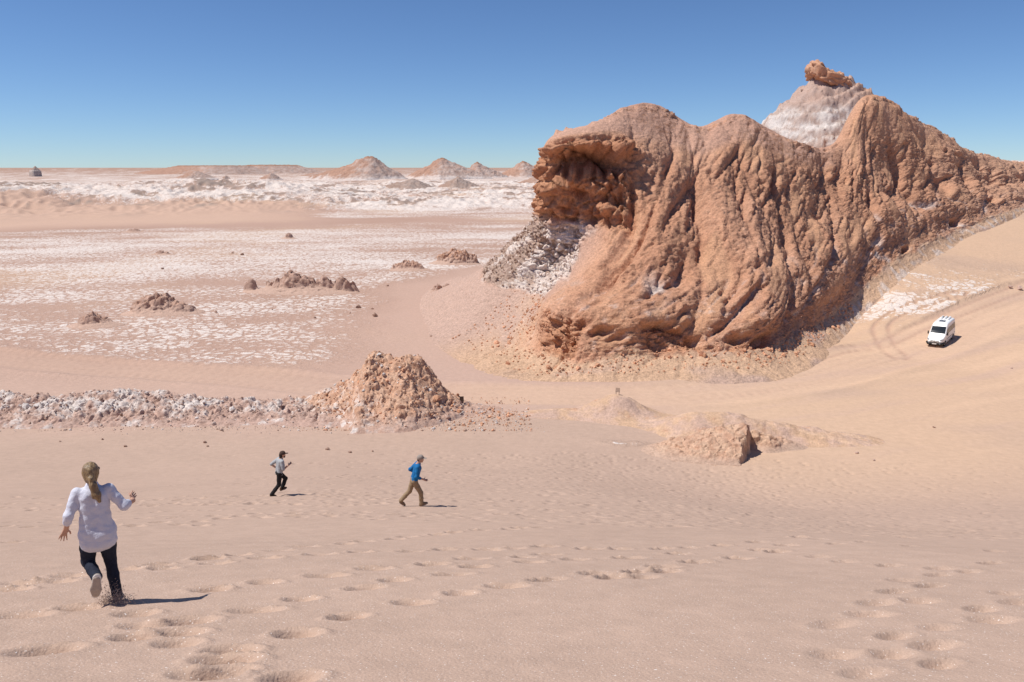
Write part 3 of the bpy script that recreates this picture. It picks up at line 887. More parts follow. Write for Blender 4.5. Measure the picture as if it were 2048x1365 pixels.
# ------------------------------------------------------------------ heightfield pieces standing on the ground
def patch(name, x0, x1, y0, y1, nx, ny, hfun, colfun, mat, kind=None, sink=0.25, thr=0.03, parent=None, origin=None, warp=0.0):
    X, Y = np.meshgrid(np.linspace(x0, x1, nx), np.linspace(y0, y1, ny), indexing='ij')
    h = hfun(X, Y)
    Z = H(X, Y) - sink + h
    P = np.stack([X, Y, Z], -1)
    if warp:                                    # sideways displacement for overhanging, blocky relief
        w = np.stack([fbm3(P, 1.1, 3, .6), fbm3(P + 40, 1.1, 3, .6), 0 * X], -1)
        P = P + warp * w * ss(sink, sink + .5, h)[..., None]
    col = colfun(P, h)
    Q = grid_faces(nx, ny)
    hf = h.ravel()
    keep = (hf[Q] > thr).any(axis=1)
    v, q, a, _ = subset(P.reshape(-1, 3), Q, keep, {'Col': col.reshape(-1, 3)})
    if origin is not None:
        v = v - np.asarray(origin)
    o = mesh_obj(name, v, q, mat, parent, attrs=a)
    if origin is not None: o.location = origin
    if kind: tag(o, kind=kind)
    return o

def blocks(P, s, zs=1.2):
    d1, d2, i = cell3(P * np.array([1, 1, zs]), s)
    return (i - .5) + 0.9 * np.clip((d2 - d1) * 2.5, 0, 1) - .45

def rock_cols(P, h, a, b, c, s=0.9, thr=0.0):
    n = fbm3(P, s, 4, .62)
    m = fbm3(P + 77, s * 2.2, 3, .6)
    col = mixc(np.broadcast_to(a, P.shape).copy(), b, ss(-.25, .3, n))
    return mixc(col, c, ss(thr, thr + .3, m))

# the mound
MX = [-24, -20, -17.3, -15.3, -13.6, -12.5, -12.0, -11.6, -11.0, -10.0, -8.5, -7.9, -7.1, -6.2, -5.0, -4.1, -2.6, -0.8, 1.6]
MZ = [0.1, 0.5, 1.0, 1.8, 2.5, 3.5, 4.7, 4.95, 4.75, 4.6, 4.55, 4.3, 3.5, 2.6, 1.35, 0.65, 0.35, 0.15, 0.0]
def mound_h(X, Y):
    top = np.interp(X + .35 * n2(X * .7, Y * .7), MX, MZ)
    yc = 62.2 + .5 * n2(X * .3, 1.)
    wf = 3.4 + 1.0 * top; wb = 1.4 + .9 * top
    dy = Y - yc
    t = np.where(dy < 0, -dy / wf, dy / wb)
    pe = 1.35
    prof = np.clip(1 - t, 0, 1) ** pe
    prof = np.where(t < .15, 1 - .08 * (t / .15), prof * (.92 / .85 ** pe))
    h = top * prof
    P3 = np.stack([X, Y, h * 1.0], -1)
    w = ss(.1, .9, h)
    h = h + w * (.50 * fbm2(X, Y, .45, 4, .55) + .20 * blocks(P3, 1.1) + .15 * blocks(P3 + 9, 2.6) + .10 * fbm2(X, Y, 2.2, 3, .6))
    return np.where(top * prof > 0.004, h + .25 * ss(0, .3, top * prof), 0)
def mound_c(P, h):
    pale = ss(-9.2, -12.5, P[..., 0]) * ss(3.4, 1.6, h)
    col = rock_cols(P, h, np.array([.53, .315, .21]), np.array([.57, .37, .26]), np.array([.45, .25, .16]), .8, .16)
    col = mixc(col, np.array([.47, .32, .255]), ss(1.5, .6, h) * .8)
    return mixc(col, SALT * .93, np.clip(pale + .25 * ss(2.4, 1.0, h), 0, 1) * ss(-.05, .3, fbm3(P, 1.3, 4, .65)) * .85)
patch('rock_mound', -24, 1.8, 52.5, 70, 370, 230, mound_h, mound_c, M_rock, 'structure', warp=.35)

# the long low ridge of salt rubble
def berm_h(X, Y):
    top = np.interp(X, [-60, -52, -46, -40, -36, -33, -30, -27, -24, -21, -18, -15.5, -12, -8], [1.4, 1.5, 1.8, 1.35, 1.7, 2.0, 1.8, 1.35, 1.1, .9, 1.0, 1.0, .8, 0])
    yc = 61.5 + .8 * n2(X * .12, 7.)
    dy = Y - yc
    t = np.where(dy < 0, -dy / 5.4, dy / 2.4)
    prof = np.clip(1 - t, 0, 1) ** .85
    h = top * prof
    P3 = np.stack([X, Y, h], -1)
    w = ss(.05, .6, h)
    h2 = h + w * (.55 * fbm2(X, Y, .35, 4, .62, 6.) + .22 * blocks(P3, 1.1) + .17 * blocks(P3 + 4, 2.6))
    return np.where(h > .004, h2 + .2 * ss(0, .3, h), 0)
def berm_c(P, h):
    col = rock_cols(P, h, np.array([.46, .31, .25]), np.array([.50, .35, .285]), np.array([.36, .235, .185]), .7, .1)
    s = fbm3(P, .55, 5, .68) + .22 * ss(.6, 1.6, h) - .06
    return mixc(col, SALT * .97, .85 * ss(0.0, .3, s))
patch('rubble_ridge', -60, -7, 53.8, 65, 620, 145, berm_h, berm_c, M_rock, 'structure', warp=.3)

# low orange swells in front of the road
def swell_h(X, Y):
    P3 = np.stack([X, Y, 0 * X], -1)
    h = 1.75 * np.exp(-(((X - 8.7) / 2.6) ** 2 + ((Y - 61) / 2.2) ** 2))
    h += .95 * np.exp(-(((X - 14.5) / 3.6) ** 2 + ((Y - 57.5) / 2.4) ** 2))
    h += .55 * np.exp(-(((X - 3.5) / 3.0) ** 2 + ((Y - 60.5) / 1.5) ** 2))
    rid = np.interp(X, [11, 14, 17, 20, 23, 26, 29], [0, 1.1, 1.45, 1.25, .95, .45, 0])
    h += rid * np.exp(-((Y - (55.6 - .12 * (X - 17))) / 1.7) ** 2)
    h = h - .12
    w = ss(.1, .6, h)
    h = h + w * (.22 * fbm2(X, Y, .5, 4, .6) + .10 * blocks(P3, 1.2) * ss(15, 18, X) + .05 * fbm2(X, Y * .4, 2.2, 3))
    return np.where(h > 0, h + .12, 0)
def swell_c(P, h):
    col = rock_cols(P, h, ORANGE * np.array([.93, .90, .87]), TAN * 1.02, np.array([.50, .30, .20]), .5, .2)
    rib = fbm2(P[..., 0] * .5 + P[..., 1], P[..., 1] * .3, .9, 3, .6)
    return mixc(col, ORANGE * 1.12, .6 * ss(.1, .4, rib))
patch('sand_swell', -1, 30, 51, 66, 260, 150, swell_h, swell_c, M_rock, 'structure', sink=.2)

# broken hump with the dark undercut
def hump_h(X, Y):
    d = np.hypot((X - 16.2) / np.where(X < 16.2, 7.2, 3.2), (Y - 51.5) / np.where(Y < 51.5, 3.1, 3.0))
    h = 2.3 * np.clip(1 - d, 0, 1) ** .95
    edge = 16.0 + .25 * n2(Y * 1.3, 3.) + .18 * n2(Y * 4.1, 5.) + .42 * (Y - 50)
    cut = 1 - ss(-.05, .12, X - edge)
    h = h * (cut + (1 - cut) * .02)
    h2 = .95 * np.exp(-(((X - 18.3) / .8) ** 2 + ((Y - 52.6) / .8) ** 2)) + .6 * np.exp(-(((X - 19.6) / 1.6) ** 2 + ((Y - 53.2) / 1.0) ** 2)) - .08
    h2 = h2 + 1.1 * np.exp(-(((X - 17.3) / .55) ** 2 + ((Y - 52.9) / .5) ** 2))
    h = np.maximum(h, h2)
    P3 = np.stack([X, Y, h], -1)
    w = ss(.1, .7, h)
    h = h + w * (.22 * fbm2(X, Y, .8, 4, .6) + .14 * blocks(P3, 1.4) + .08 * blocks(P3 + 3, 3.0))
    return np.where(h > .02, h + .15, 0)
def hump_c(P, h):
    col = rock_cols(P, h, np.array([.55, .37, .26]), np.array([.50, .31, .215]), np.array([.44, .26, .175]), 1.0, .15)
    return mixc(col, PINK, .8 * ss(.8, .25, h))
o = patch('broken_hump', 8, 23, 47.8, 56, 240, 150, hump_h, hump_c, M_rock, sink=.2, warp=.3, origin=(15.0, 51.5, float(H(15., 51.5))))
tag(o, 'rounded orange rock hump broken off sheer on one side above the dark hollow', 'rock outcrop')

# ------------------------------------------------------------------ the salt peak behind the hill
def salt_peak():
    a = PT(1645, 158, 158)
    cx, cy, cz = a
    def hf(X, Y):
        dx, dy = X - cx, Y - cy
        ang = np.arctan2(dy, dx)
        r = np.hypot(np.where(dx > 0, .42 * dx + 1.8 * np.maximum(dx - 9, 0), dx), dy * np.where(dy < 0, 1.25, 1.0))
        r = r * (1 + .07 * n2(np.cos(ang) * 2.2 + 4, np.sin(ang) * 2.2))
        top = cz + 2.0 - H(X, Y)
        h = top - .96 * r * (1 - .10 * ss(10, 40, r)) 
        h = np.minimum(h, top - 1.5)
        P3 = np.stack([X, Y, h], -1)
        lay = .30 * np.sin(h * 2.4 + 2 * fbm2(X, Y, .2, 2))
        w = ss(0, 3, h)
        return np.where(h > 0, h + w * (lay + .9 * fbm2(X, Y, .22, 4, .6) + .40 * blocks(P3 * np.array([1, 1, 1.7]), .7) + .28 * blocks(P3, 1.5)), 0)
    def cf(P, h):
        z = P[..., 2]
        n = fbm3(P * np.array([.6, .6, 1.8]), .5, 4, .62)
        col = mixc(np.broadcast_to(np.array([.42, .31, .26]), P.shape).copy(), SALT * .90, ss(-.22, .2, n))
        col = mixc(col, np.array([.43, .285, .225]), ss(cz - 6.5, cz - 4.5, z + 2.0 * n) * .8)
        return mixc(col, np.array([.48, .30, .22]), .85 * ss(.0, 4., (P[..., 0] - cx) - 4.2 + 2 * n))
    pk = patch('salt_peak', cx - 40, cx + 40, cy - 40, cy + 30, 270, 240, hf, cf, M_rock, 'structure', sink=.1, warp=.5)
    # leaning cap rock
    r = np.random.default_rng(3)
    nu, nv = 90, 46
    th, ph = np.meshgrid(np.linspace(0, 2 * np.pi, nu), np.linspace(0, np.pi, nv), indexing='ij')
    D = np.stack([np.sin(ph) * np.cos(th), np.sin(ph) * np.sin(th), np.cos(ph)], -1)
    D = np.sign(D) * np.abs(D) ** .72
    V = D * np.array([4.4, 3.2, 1.55])
    V[..., 2] += -.36 * V[..., 0] + .9 * np.exp(-((V[..., 0] + 3.0) / 1.1) ** 2) * (V[..., 2] > 0)
    V[..., 0] += 1.2
    V = V + np.array([cx, cy, cz - .1])
    n = D / np.linalg.norm(D, axis=-1, keepdims=True)
    V = V + n * (.8 * fbm3(V, .45, 4, .6) + .45 * blocks(V, .7) + .2 * blocks(V, 1.8))[..., None]
    col = rock_cols(V, None, RED * 1.12, np.array([.52, .31, .21]), REDD * 1.2, .6, .1)
    mesh_obj('cap_rock', V.reshape(-1, 3), grid_faces(nu, nv)[:, ::-1], M_rock, pk, attrs={'Col': col.reshape(-1, 3)})
salt_peak()

# ------------------------------------------------------------------ far peaks, mesas, hills
def far_peak(name, ax, ay, lx, rx, by, Y, seed, cap=True, dark=0.0, flat_top=1.0):
    a = PT(ax, ay, Y); l = PT(lx, by, Y); r_ = PT(rx, by, Y)
    WL, WR = a[0] - l[0], r_[0] - a[0]
    zb = min(l[2], r_[2])
    hm = a[2] - zb
    Wd = .5 * (WL + WR) * .9
    def hf(X, Y_):
        dx = (X - a[0]); dy = (Y_ - Y)
        q = (np.abs(dx / np.where(dx < 0, WL, WR)) ** 1.3 + np.abs(dy / Wd) ** 1.3) ** (1 / 1.3)
        g = n2(np.arctan2(dy, dx) * 2.6 + seed, q * .5)
        h = hm * np.clip(1 - q * (1 + .10 * g), -.2, 1)
        h = np.minimum(h / flat_top, hm)
        # cap stands as a step along the gentle side
        P3 = np.stack([X, Y_, h], -1)
        if cap:
            h = h + .10 * hm * ss(.30, .24, q) * ss(.3, -.2, dx / WL) * ss(-.55, -.1, -np.abs(dy) / Wd)
        h = h + ss(0, 3, h) * (.06 * hm * fbm2(X + seed, Y_, 3.0 / hm, 4, .6) + .04 * hm * blocks(P3, 7.0 / hm))
        return np.maximum(h, 0) + (zb - H(X, Y_)) * (h > 0)
    def cf(P, h):
        dx = P[..., 0] - a[0]; hh = (P[..., 2] - zb) / hm
        n = fbm3(P, 3.0 / hm, 4, .6)
        col = mixc(np.broadcast_to(np.array([.40, .275, .225]), P.shape).copy(), np.array([.47, .365, .315]), ss(-.2, .3, n))
        col = mixc(col, np.array([.40, .225, .155]), .8 * ss(.05, -.3, dx / WL + .35 * n))
        col = mixc(col, REDD * .85, .85 * ss(.86, .95, hh + .10 * n + .0))
        col = mixc(col, GREY * .8, dark)
        return mixc(col, SALT, .7 * ss(.16, .02, hh + .3 * n) * (1 - dark * .6))
    o = patch(name, a[0] - WL * 1.1, a[0] + WR * 1.1, Y - Wd * 1.1, Y + Wd * 1.1, 110, 70, hf, cf, M_far, 'structure', sink=0.6, thr=.0)
    return o
far_peak('distant_peak', 745, 313, 605, 815, 358, 760, 1.0)
far_peak('distant_peak', 886, 316, 805, 985, 356, 800, 4.0)
far_peak('distant_peak', 955, 325, 905, 1025, 356, 900, 7.0)
far_peak('distant_peak', 1048, 323, 985, 1130, 356, 950, 9.0)
far_peak('distant_hill', 828, 356, 690, 905, 388, 520, 12.0, False, .55)
far_peak('distant_hill', 915, 352, 850, 990, 384, 540, 14.0, False, .45)
far_peak('distant_hill', 1085, 348, 1010, 1180, 372, 600, 17.0, False, .2)
far_peak('distant_hill', 395, 341, 335, 440, 358, 640, 21.0, False, .1)
far_peak('distant_hill', 543, 344, 512, 570, 360, 660, 23.0, False, .1)
far_peak('distant_hill', 452, 349, 432, 470, 362, 600, 25.0, False, .3)
far_peak('distant_hill', 450, 331, 250, 560, 352, 1150, 27.0, False, .0, .55)
far_peak('distant_hill', 545, 330, 420, 680, 354, 1250, 29.0, False, .0, .6)
far_peak('distant_hill', 640, 343, 560, 760, 358, 1000, 31.0, False, .0)
far_peak('distant_hill', 2030, 321, 1940, 2160, 345, 520, 33.0, False, .0)
far_peak('distant_hill', 70, 331, 58, 82, 342, 900, 35.0, False, .6)

# ------------------------------------------------------------------ outcrops on the plain
def outcrop(px, py, wpx, hpx, seed, label, lumps, red=.5, depth=.55):
    p = hit(px, py)
    m = np.linalg.norm(p - np.array([0, 0, CAMZ])) / F * 1.03
    W, Hh = wpx * m * .5, hpx * m * 1.12
    cx, cy = p[0], p[1] + W * depth * .8
    def hf(X, Y):
        u = (X - cx) / W; v = (Y - cy) / (W * depth)
        ped = .42 * np.clip(1 - (u * u + v * v) ** .55, 0, 1)
        h = ped
        for (lu, lv, r, hh) in lumps:
            q = np.hypot((u - lu) / r, (v - lv) / (r * 1.3))
            h = np.maximum(h, ped + .62 * hh * np.clip(1 - q ** 1.6, 0, 1) ** .7)
        h = h * Hh * .8
        P3 = np.stack([X, Y, h], -1)
        s = 2.6 / Hh
        w = ss(.12 * Hh, .4 * Hh, h)
        out = h + w * (.20 * Hh * fbm2(X + seed * 9, Y, s * .45, 4, .6) + .13 * Hh * blocks(P3 + seed, s * .8) + .08 * Hh * blocks(P3 + seed, s * 1.8))
        return np.where(h > .01, out + .2, 0)
    def cf(P, h):
        col = rock_cols(P, h, lerp(np.array([.44, .295, .235]), RED * .95, red), np.array([.50, .34, .27]), np.array([.33, .20, .15]), 1.3, .05)
        return mixc(col, TAN * 1.0, ss(.40 * Hh + .2, .15 * Hh + .2, h))
    n = 105
    og = (cx, cy, float(H(cx, cy)))
    o = patch('rock_outcrop', cx - W * 1.1, cx + W * 1.1, cy - W * depth * 1.1, cy + W * depth * 1.1, n, n, hf, cf, M_rock, sink=.2, warp=.12 * Hh, origin=og)
    tag(o, label, 'rock outcrop', 'rock outcrops on the salt plain')
outcrop(178, 656, 100, 32, 1, 'small low brown outcrop beside the larger ridge-topped one on the pale plain', [(-.15, 0, .42, .75), (.2, .1, .35, .45), (-.35, 0, .2, .5)], .3)
outcrop(310, 632, 150, 46, 2, 'long brown outcrop with a grooved dark end and sloping crest on the plain', [(-.35, 0, .42, .85), (0, 0, .4, .62), (.4, 0, .4, .4), (-.1, .1, .5, .7)], .35)
outcrop(592, 590, 225, 42, 3, 'widest outcrop on the plain, a chain of several blocky brown lumps', [(-.85, .0, .13, .8), (-.15, 0, .33, .95), (.1, -.1, .2, .6), (.42, .1, .18, .75), (.72, 0, .16, .95), (.88, .1, .1, .6), (-.5, .3, .15, .6)], .2, .4)
outcrop(818, 543, 84, 24, 4, 'flat jagged brown outcrop beside a taller red one near the scree slope', [(-.3, 0, .4, .8), (.3, 0, .35, .7), (-.7, 0, .2, .5)], .5)
outcrop(908, 530, 105, 36, 5, 'taller red outcrop on the plain just beyond the scree slope', [(.1, 0, .6, .8), (.5, .1, .4, .9), (-.4, 0, .3, .5)], .85)
outcrop(575, 478, 34, 12, 6, 'lone small dark outcrop on the bright white salt crust', [(0, 0, .45, 1.0)], .1)
outcrop(322, 510, 42, 8, 7, 'very low brown outcrop on the plain beyond the ridge-topped one', [(-.3, 0, .4, .8), (.3, 0, .3, .4)], .2)
outcrop(262, 465, 40, 7, 8, 'faint flat outcrop far out on the plain before the white hummocks', [(0, 0, .6, .7)], .1)
outcrop(880, 592, 62, 34, 9, 'pale outcrop with a dark jagged end at the foot of the scree', [(-.2, 0, .5, .5), (.45, 0, .35, .9)], .0)

# ------------------------------------------------------------------ single rocks
def rock_data(i, col, name='rock'):
    V, Q = ROCKS[i]
    me_o = mesh_obj(name, V, Q, M_rock, smooth=False, attrs={'Col': np.broadcast_to(np.asarray(col), V.shape) * np.random.default_rng(i).uniform(.85, 1.15, (len(V), 1))}, link=False)
    me = me_o.data; bpy.data.objects.remove(me_o)
    return me
RD = {k: [rock_data(i, c) for i in range(12)] for k, c in (('pale', SALT * .95), ('brown', np.array([.37, .24, .185])), ('red', RED * 1.05), ('dusty', np.array([.50, .35, .29])))}
def place_rock(kind, x, y, size, r, zfun, label, group, sink=.3, name='rock'):
    o = bpy.data.objects.new(name, RD[kind][r.integers(12)])
    s = size * .5
    o.scale = (s * r.uniform(.85, 1.25), s * r.uniform(.85, 1.2), s * r.uniform(.75, 1.1))
    o.rotation_euler = (r.normal(0, .3), r.normal(0, .3), r.uniform(0, 6.28))
    o.location = (x, y, float(zfun(x, y)) + s * (.7 - 2 * sink * .6))
    tag(o, label, 'rock', group)
    C.objects.link(o)
    return o
rr_ = np.random.default_rng(21)
for (px, py, w) in ((938, 622, 34), (918, 612, 20), (956, 622, 18), (962, 628, 12), (990, 612, 24), (948, 640, 12), (940, 655, 12), (930, 602, 10), (1028, 628, 14), (965, 640, 9)):
    p = hit(px, py); m = np.linalg.norm(p - np.array([0, 0, CAMZ])) / F
    zf = lambda x, y: H(x, y) + .9
    place_rock('red', p[0], p[1], w * m, rr_, H, 'reddish brown boulder in the loose cluster below the scree slope', 'boulders below the scree')
for (px, py, w) in ((750, 634, 14), (717, 615, 12), (630, 637, 7), (745, 618, 6), (485, 510, 9), (432, 626, 8), (465, 507, 7), (325, 538, 7), (775, 572, 6), (545, 620, 5), (862, 672, 7), (1010, 640, 7), (700, 628, 6)):
    p = hit(px, py); m = np.linalg.norm(p - np.array([0, 0, CAMZ])) / F
    place_rock('brown', p[0], p[1], w * m * 1.05, rr_, H, 'single brown stone lying alone on the pale cracked plain', 'lone stones on the plain')
for (px, py, w) in ((940, 820, 9), (962, 822, 7), (955, 826, 5), (700, 905, 8), (655, 900, 10), (250, 893, 8), (410, 886, 9), (415, 893, 6), (120, 884, 5), (205, 880, 6), (745, 903, 6), (1137, 820, 5)):
    p = hit(px, py); m = np.linalg.norm(p - np.array([0, 0, CAMZ])) / F
    place_rock('brown', p[0], p[1], w * m * 1.1, rr_, H, 'small dark stone on the sand at the foot of the rubble ridge or mound', 'stones at the foot of the ridge')
for (px, py, w) in ((1606, 857, 8), (1868, 856, 6), (1712, 878, 7), (1714, 907, 7), (1748, 921, 6), (1400, 1000, 4), (2023, 737, 5), (1562, 898, 5), (1530, 898, 5), (2040, 578, 10), (2020, 575, 7)):
    p = hit(px, py); m = np.linalg.norm(p - np.array([0, 0, CAMZ])) / F
    place_rock('dusty', p[0], p[1], w * m * 1.1, rr_, H, 'small dusty stone scattered on the open orange sand', 'stones on the orange sand')

def berm_z(x, y): return H(x, y) - .25 + berm_h(np.array([[x]]), np.array([[y]]))[0, 0]
def mound_z(x, y): return H(x, y) - .25 + mound_h(np.array([[x]]), np.array([[y]]))[0, 0]
r = np.random.default_rng(33)
for k in range(150):
    x = r.uniform(-46, -14); y = r.normal(60.2, 1.5)
    y = min(max(y, 57.2), 63.2)
    kind = ('pale', 'pale', 'dusty', 'brown')[r.integers(4)]
    lab = {'pale': 'loose white salt-crusted rock on the long rubble ridge', 'dusty': 'loose dusty tan rock on the long rubble ridge', 'brown': 'loose dark brown rock on the long rubble ridge'}[kind]
    place_rock(kind, x, y, min(.85, .16 + r.exponential(.13)), r, berm_z, lab, 'loose rocks on the rubble ridge')
for k in range(80):
    x = r.uniform(-15, -3); y = r.uniform(57.6, 62)
    kind = 'pale' if (r.random() < .55 and x < -9) else ('red' if r.random() < .6 else 'dusty')
    lab = {'pale': 'loose white rock embedded in the mound flank', 'dusty': 'loose dusty tan rock on the mound flank', 'red': 'loose red rock on the mound flank'}[kind]
    place_rock(kind, x, y, min(.8, .16 + r.exponential(.12)), r, mound_z, lab, 'loose rocks on the mound')
# finer rubble, uncountable
def rub(name, n, xs, ys, zf, smin, sexp, pal, seed):
    r = np.random.default_rng(seed)
    x = r.uniform(*xs, n); y = np.clip(r.normal(ys[0], ys[1], n), ys[2], ys[3])
    z = zf(x, y)
    S = np.minimum(smin + r.exponential(sexp, n), .4) * .5
    cc = np.array(pal)[r.integers(0, len(pal), n)] * r.uniform(.8, 1.15, (n, 1))
    rock_field(name, np.stack([x, y, z], 1), S, cc, M_rock, None, seed, .6)
PALB = [SALT * .95, np.array([.55, .44, .38]), np.array([.50, .36, .295]), np.array([.40, .27, .21]), np.array([.46, .32, .26])]
rub('ridge_rubble', 2200, (-48, -13), (59.4, 1.9, 55.5, 63.2), lambda x, y: H(x, y) - .25 + np.maximum(berm_h(x, y), .25), .05, .07, PALB, 41)
rub('mound_rubble', 1700, (-16, 1.5), (60, 2.6, 55.5, 65.5), lambda x, y: H(x, y) - .25 + np.maximum(mound_h(x, y), .25), .07, .09, [RED * 1.1, RED * 1.3, np.array([.50, .34, .26]), SALT * .85, np.array([.55, .33, .22])], 42)
rub('foot_gravel', 900, (-46, 3), (56.3, .9, 53.8, 58.5), lambda x, y: H(x, y) + .0 * x, .03, .04, PALB, 43)

# ------------------------------------------------------------------ organic surfaces: smooth union of tapered capsules, meshed by surface nets
def surface_nets(Fd, org, h):
    s = Fd < 0
    nx, ny, nz = Fd.shape
    cs = np.zeros((nx - 1, ny - 1, nz - 1), np.int8)
    for a in (0, 1):
        for b in (0, 1):
            for c in (0, 1):
                cs += s[a:nx - 1 + a, b:ny - 1 + b, c:nz - 1 + c]
    act = (cs > 0) & (cs < 8)
    idx = np.argwhere(act)
    vid = np.full(act.shape, -1, np.int64); vid[act] = np.arange(len(idx))
    pos = np.zeros((len(idx), 3)); cnt = np.zeros(len(idx))
    corners = [np.array([a, b, c]) for a in (0, 1) for b in (0, 1) for c in (0, 1)]
    def val(o): return Fd[idx[:, 0] + o[0], idx[:, 1] + o[1], idx[:, 2] + o[2]]
    for i in range(8):
        for j in range(i + 1, 8):
            if np.abs(corners[i] - corners[j]).sum() != 1: continue
            fa, fb = val(corners[i]), val(corners[j])
            m = (fa < 0) != (fb < 0)
            t = np.where(m, fa / np.where(fa == fb, 1, fa - fb), 0)
            pos += np.where(m[:, None], corners[i] + (corners[j] - corners[i]) * t[:, None], 0)
            cnt += m
    V = (idx + pos / cnt[:, None]) * h + org
    quads = []
    for ax in range(3):
        sl0 = [slice(None)] * 3; sl1 = [slice(None)] * 3
        sl0[ax] = slice(0, -1); sl1[ax] = slice(1, None)
        d = s[tuple(sl0)].astype(np.int8) - s[tuple(sl1)].astype(np.int8)
        e = np.argwhere(d != 0)
        b, c = [k for k in range(3) if k != ax]
        ok = (e[:, b] > 0) & (e[:, c] > 0) & (e[:, b] < Fd.shape[b] - 1) & (e[:, c] < Fd.shape[c] - 1)
        e = e[ok]; sg = d[tuple(e.T)]
        def cell(db, dc):
            q = e.copy(); q[:, b] += db; q[:, c] += dc
            return vid[tuple(q.T)]
        q = np.stack([cell(-1, -1), cell(0, -1), cell(0, 0), cell(-1, 0)], 1)
        flip = (sg < 0) if ax != 1 else (sg > 0)
        q[flip] = q[flip][:, ::-1]
        quads.append(q)
    return V, np.vstack(quads)

def sdf_mesh(prims, h, k=0.03):
    """prims: (a, b, ra, rb[, k[, squash]]) tapered capsules; squash = (axis vector, factor) flattens along an axis"""
    lo = np.min([np.minimum(np.array(p[0]) - p[2], np.array(p[1]) - p[3]) for p in prims], 0) - 4 * h - k
    hi = np.max([np.maximum(np.array(p[0]) + p[2], np.array(p[1]) + p[3]) for p in prims], 0) + 4 * h + k
    n = np.ceil((hi - lo) / h).astype(int) + 1
    Fd = np.full(n, 1.0, np.float32)
    for p in prims:
        a, b = np.array(p[0], float), np.array(p[1], float); ra, rb = p[2], p[3]
        kk = p[4] if len(p) > 4 and p[4] is not None else k
        sq = p[5] if len(p) > 5 else None
        pad = max(ra, rb) + kk * 1.2 + 2 * h
        i0 = np.clip(np.floor((np.minimum(a, b) - pad - lo) / h).astype(int), 0, n)
        i1 = np.clip(np.ceil((np.maximum(a, b) + pad - lo) / h).astype(int) + 1, 0, n)
        g = np.stack(np.meshgrid(*[lo[d] + np.arange(i0[d], i1[d]) * h for d in range(3)], indexing='ij'), -1)
        v = g - a; ab = b - a
        t = np.clip((v @ ab) / max(ab @ ab, 1e-9), 0, 1)
        w = v - t[..., None] * ab
        if sq is not None:
            ax = np.array(sq[0], float); ax /= np.linalg.norm(ax)
            w = w + ((w @ ax) * (1 / sq[1] - 1))[..., None] * ax
            d = (np.linalg.norm(w, axis=-1) - (ra + (rb - ra) * t)) * min(1.0, sq[1] * 1.3)
        else:
            d = np.linalg.norm(w, axis=-1) - (ra + (rb - ra) * t)
        sl = tuple(slice(i0[d_], i1[d_]) for d_ in range(3))
        c = Fd[sl]
        m = np.clip(.5 + .5 * (c - d) / kk, 0, 1)
        Fd[sl] = c + (d - c) * m - kk * m * (1 - m)
    return surface_nets(Fd, lo, h)

def vert_normals(V, Q):
    n = np.zeros_like(V)
    fn = np.cross(V[Q[:, 2]] - V[Q[:, 0]], V[Q[:, 3]] - V[Q[:, 1]])
    for i in range(4): np.add.at(n, Q[:, i], fn)
    return n / (np.linalg.norm(n, axis=1, keepdims=True) + 1e-12)

def organic(name, prims, h, mat, parent, k=0.03, fold=0.0, fs=9.0, stretch=(1, 1, 1)):
    V, Q = sdf_mesh(prims, h, k)
    n = vert_normals(V, Q)
    # make sure the normals point outwards
    vol = np.einsum('ij,ij->i', V[Q].mean(1), np.cross(V[Q[:, 2]] - V[Q[:, 0]], V[Q[:, 3]] - V[Q[:, 1]])).sum()
    if vol < 0: Q = Q[:, ::-1]; n = -n
    if fold:
        p = V * np.array(stretch)
        V = V + n * (fold * (fbm3(p + 3, fs, 3, .55) + .6 * (1 - 2 * np.abs(n3(p + 11, fs * .8)))))[:, None]
    return mesh_obj(name, V, Q, mat, parent)

def L3(a, b, t): return tuple(np.array(a) * (1 - t) + np.array(b) * t)

def hand_prims(w, fdir, side, spread=0.35, curl=0.5, sc=1.0, up=(0, 0, 1)):
    """palm and five fingers; w wrist, fdir pointing direction of the hand, side = direction of the thumb"""
    w = np.array(w); f = np.array(fdir, float); f /= np.linalg.norm(f)
    t = np.array(side, float); t -= f * (t @ f); t /= np.linalg.norm(t)
    nrm = np.cross(f, t)                       # palm normal
    pr = []
    pc = w + f * .045 * sc
    for o in (-.022, 0, .022):
        pr.append((w + t * o * .6 * sc + f * .005, w + f * .082 * sc + t * o * sc, .017 * sc, .0135 * sc, .012))
    for i, (o, ln) in enumerate(((.030, .070), (.010, .078), (-.010, .072), (-.028, .056))):
        d = f + t * (o * spread * 22)
        d /= np.linalg.norm(d)
        a = w + f * .080 * sc + t * o * sc
        k1 = a + d * ln * .5 * sc + nrm * .010 * curl * sc
        d2 = d * (1 - .45 * curl) + nrm * .9 * curl; d2 /= np.linalg.norm(d2)
        pr.append((a, k1, .0092 * sc, .0085 * sc, .006)); pr.append((k1, k1 + d2 * ln * .5 * sc, .0085 * sc, .0068 * sc, .004))
    b = w + f * .022 * sc + t * .022 * sc
    d = f * .55 + t * .85; d /= np.linalg.norm(d)
    m = b + d * .042 * sc + nrm * .006 * sc
    pr.append((b, m, .0125 * sc, .0105 * sc, .008)); pr.append((m, m + (d * .6 + f * .5) * .030 * sc, .0105 * sc, .008 * sc, .005))
    return pr

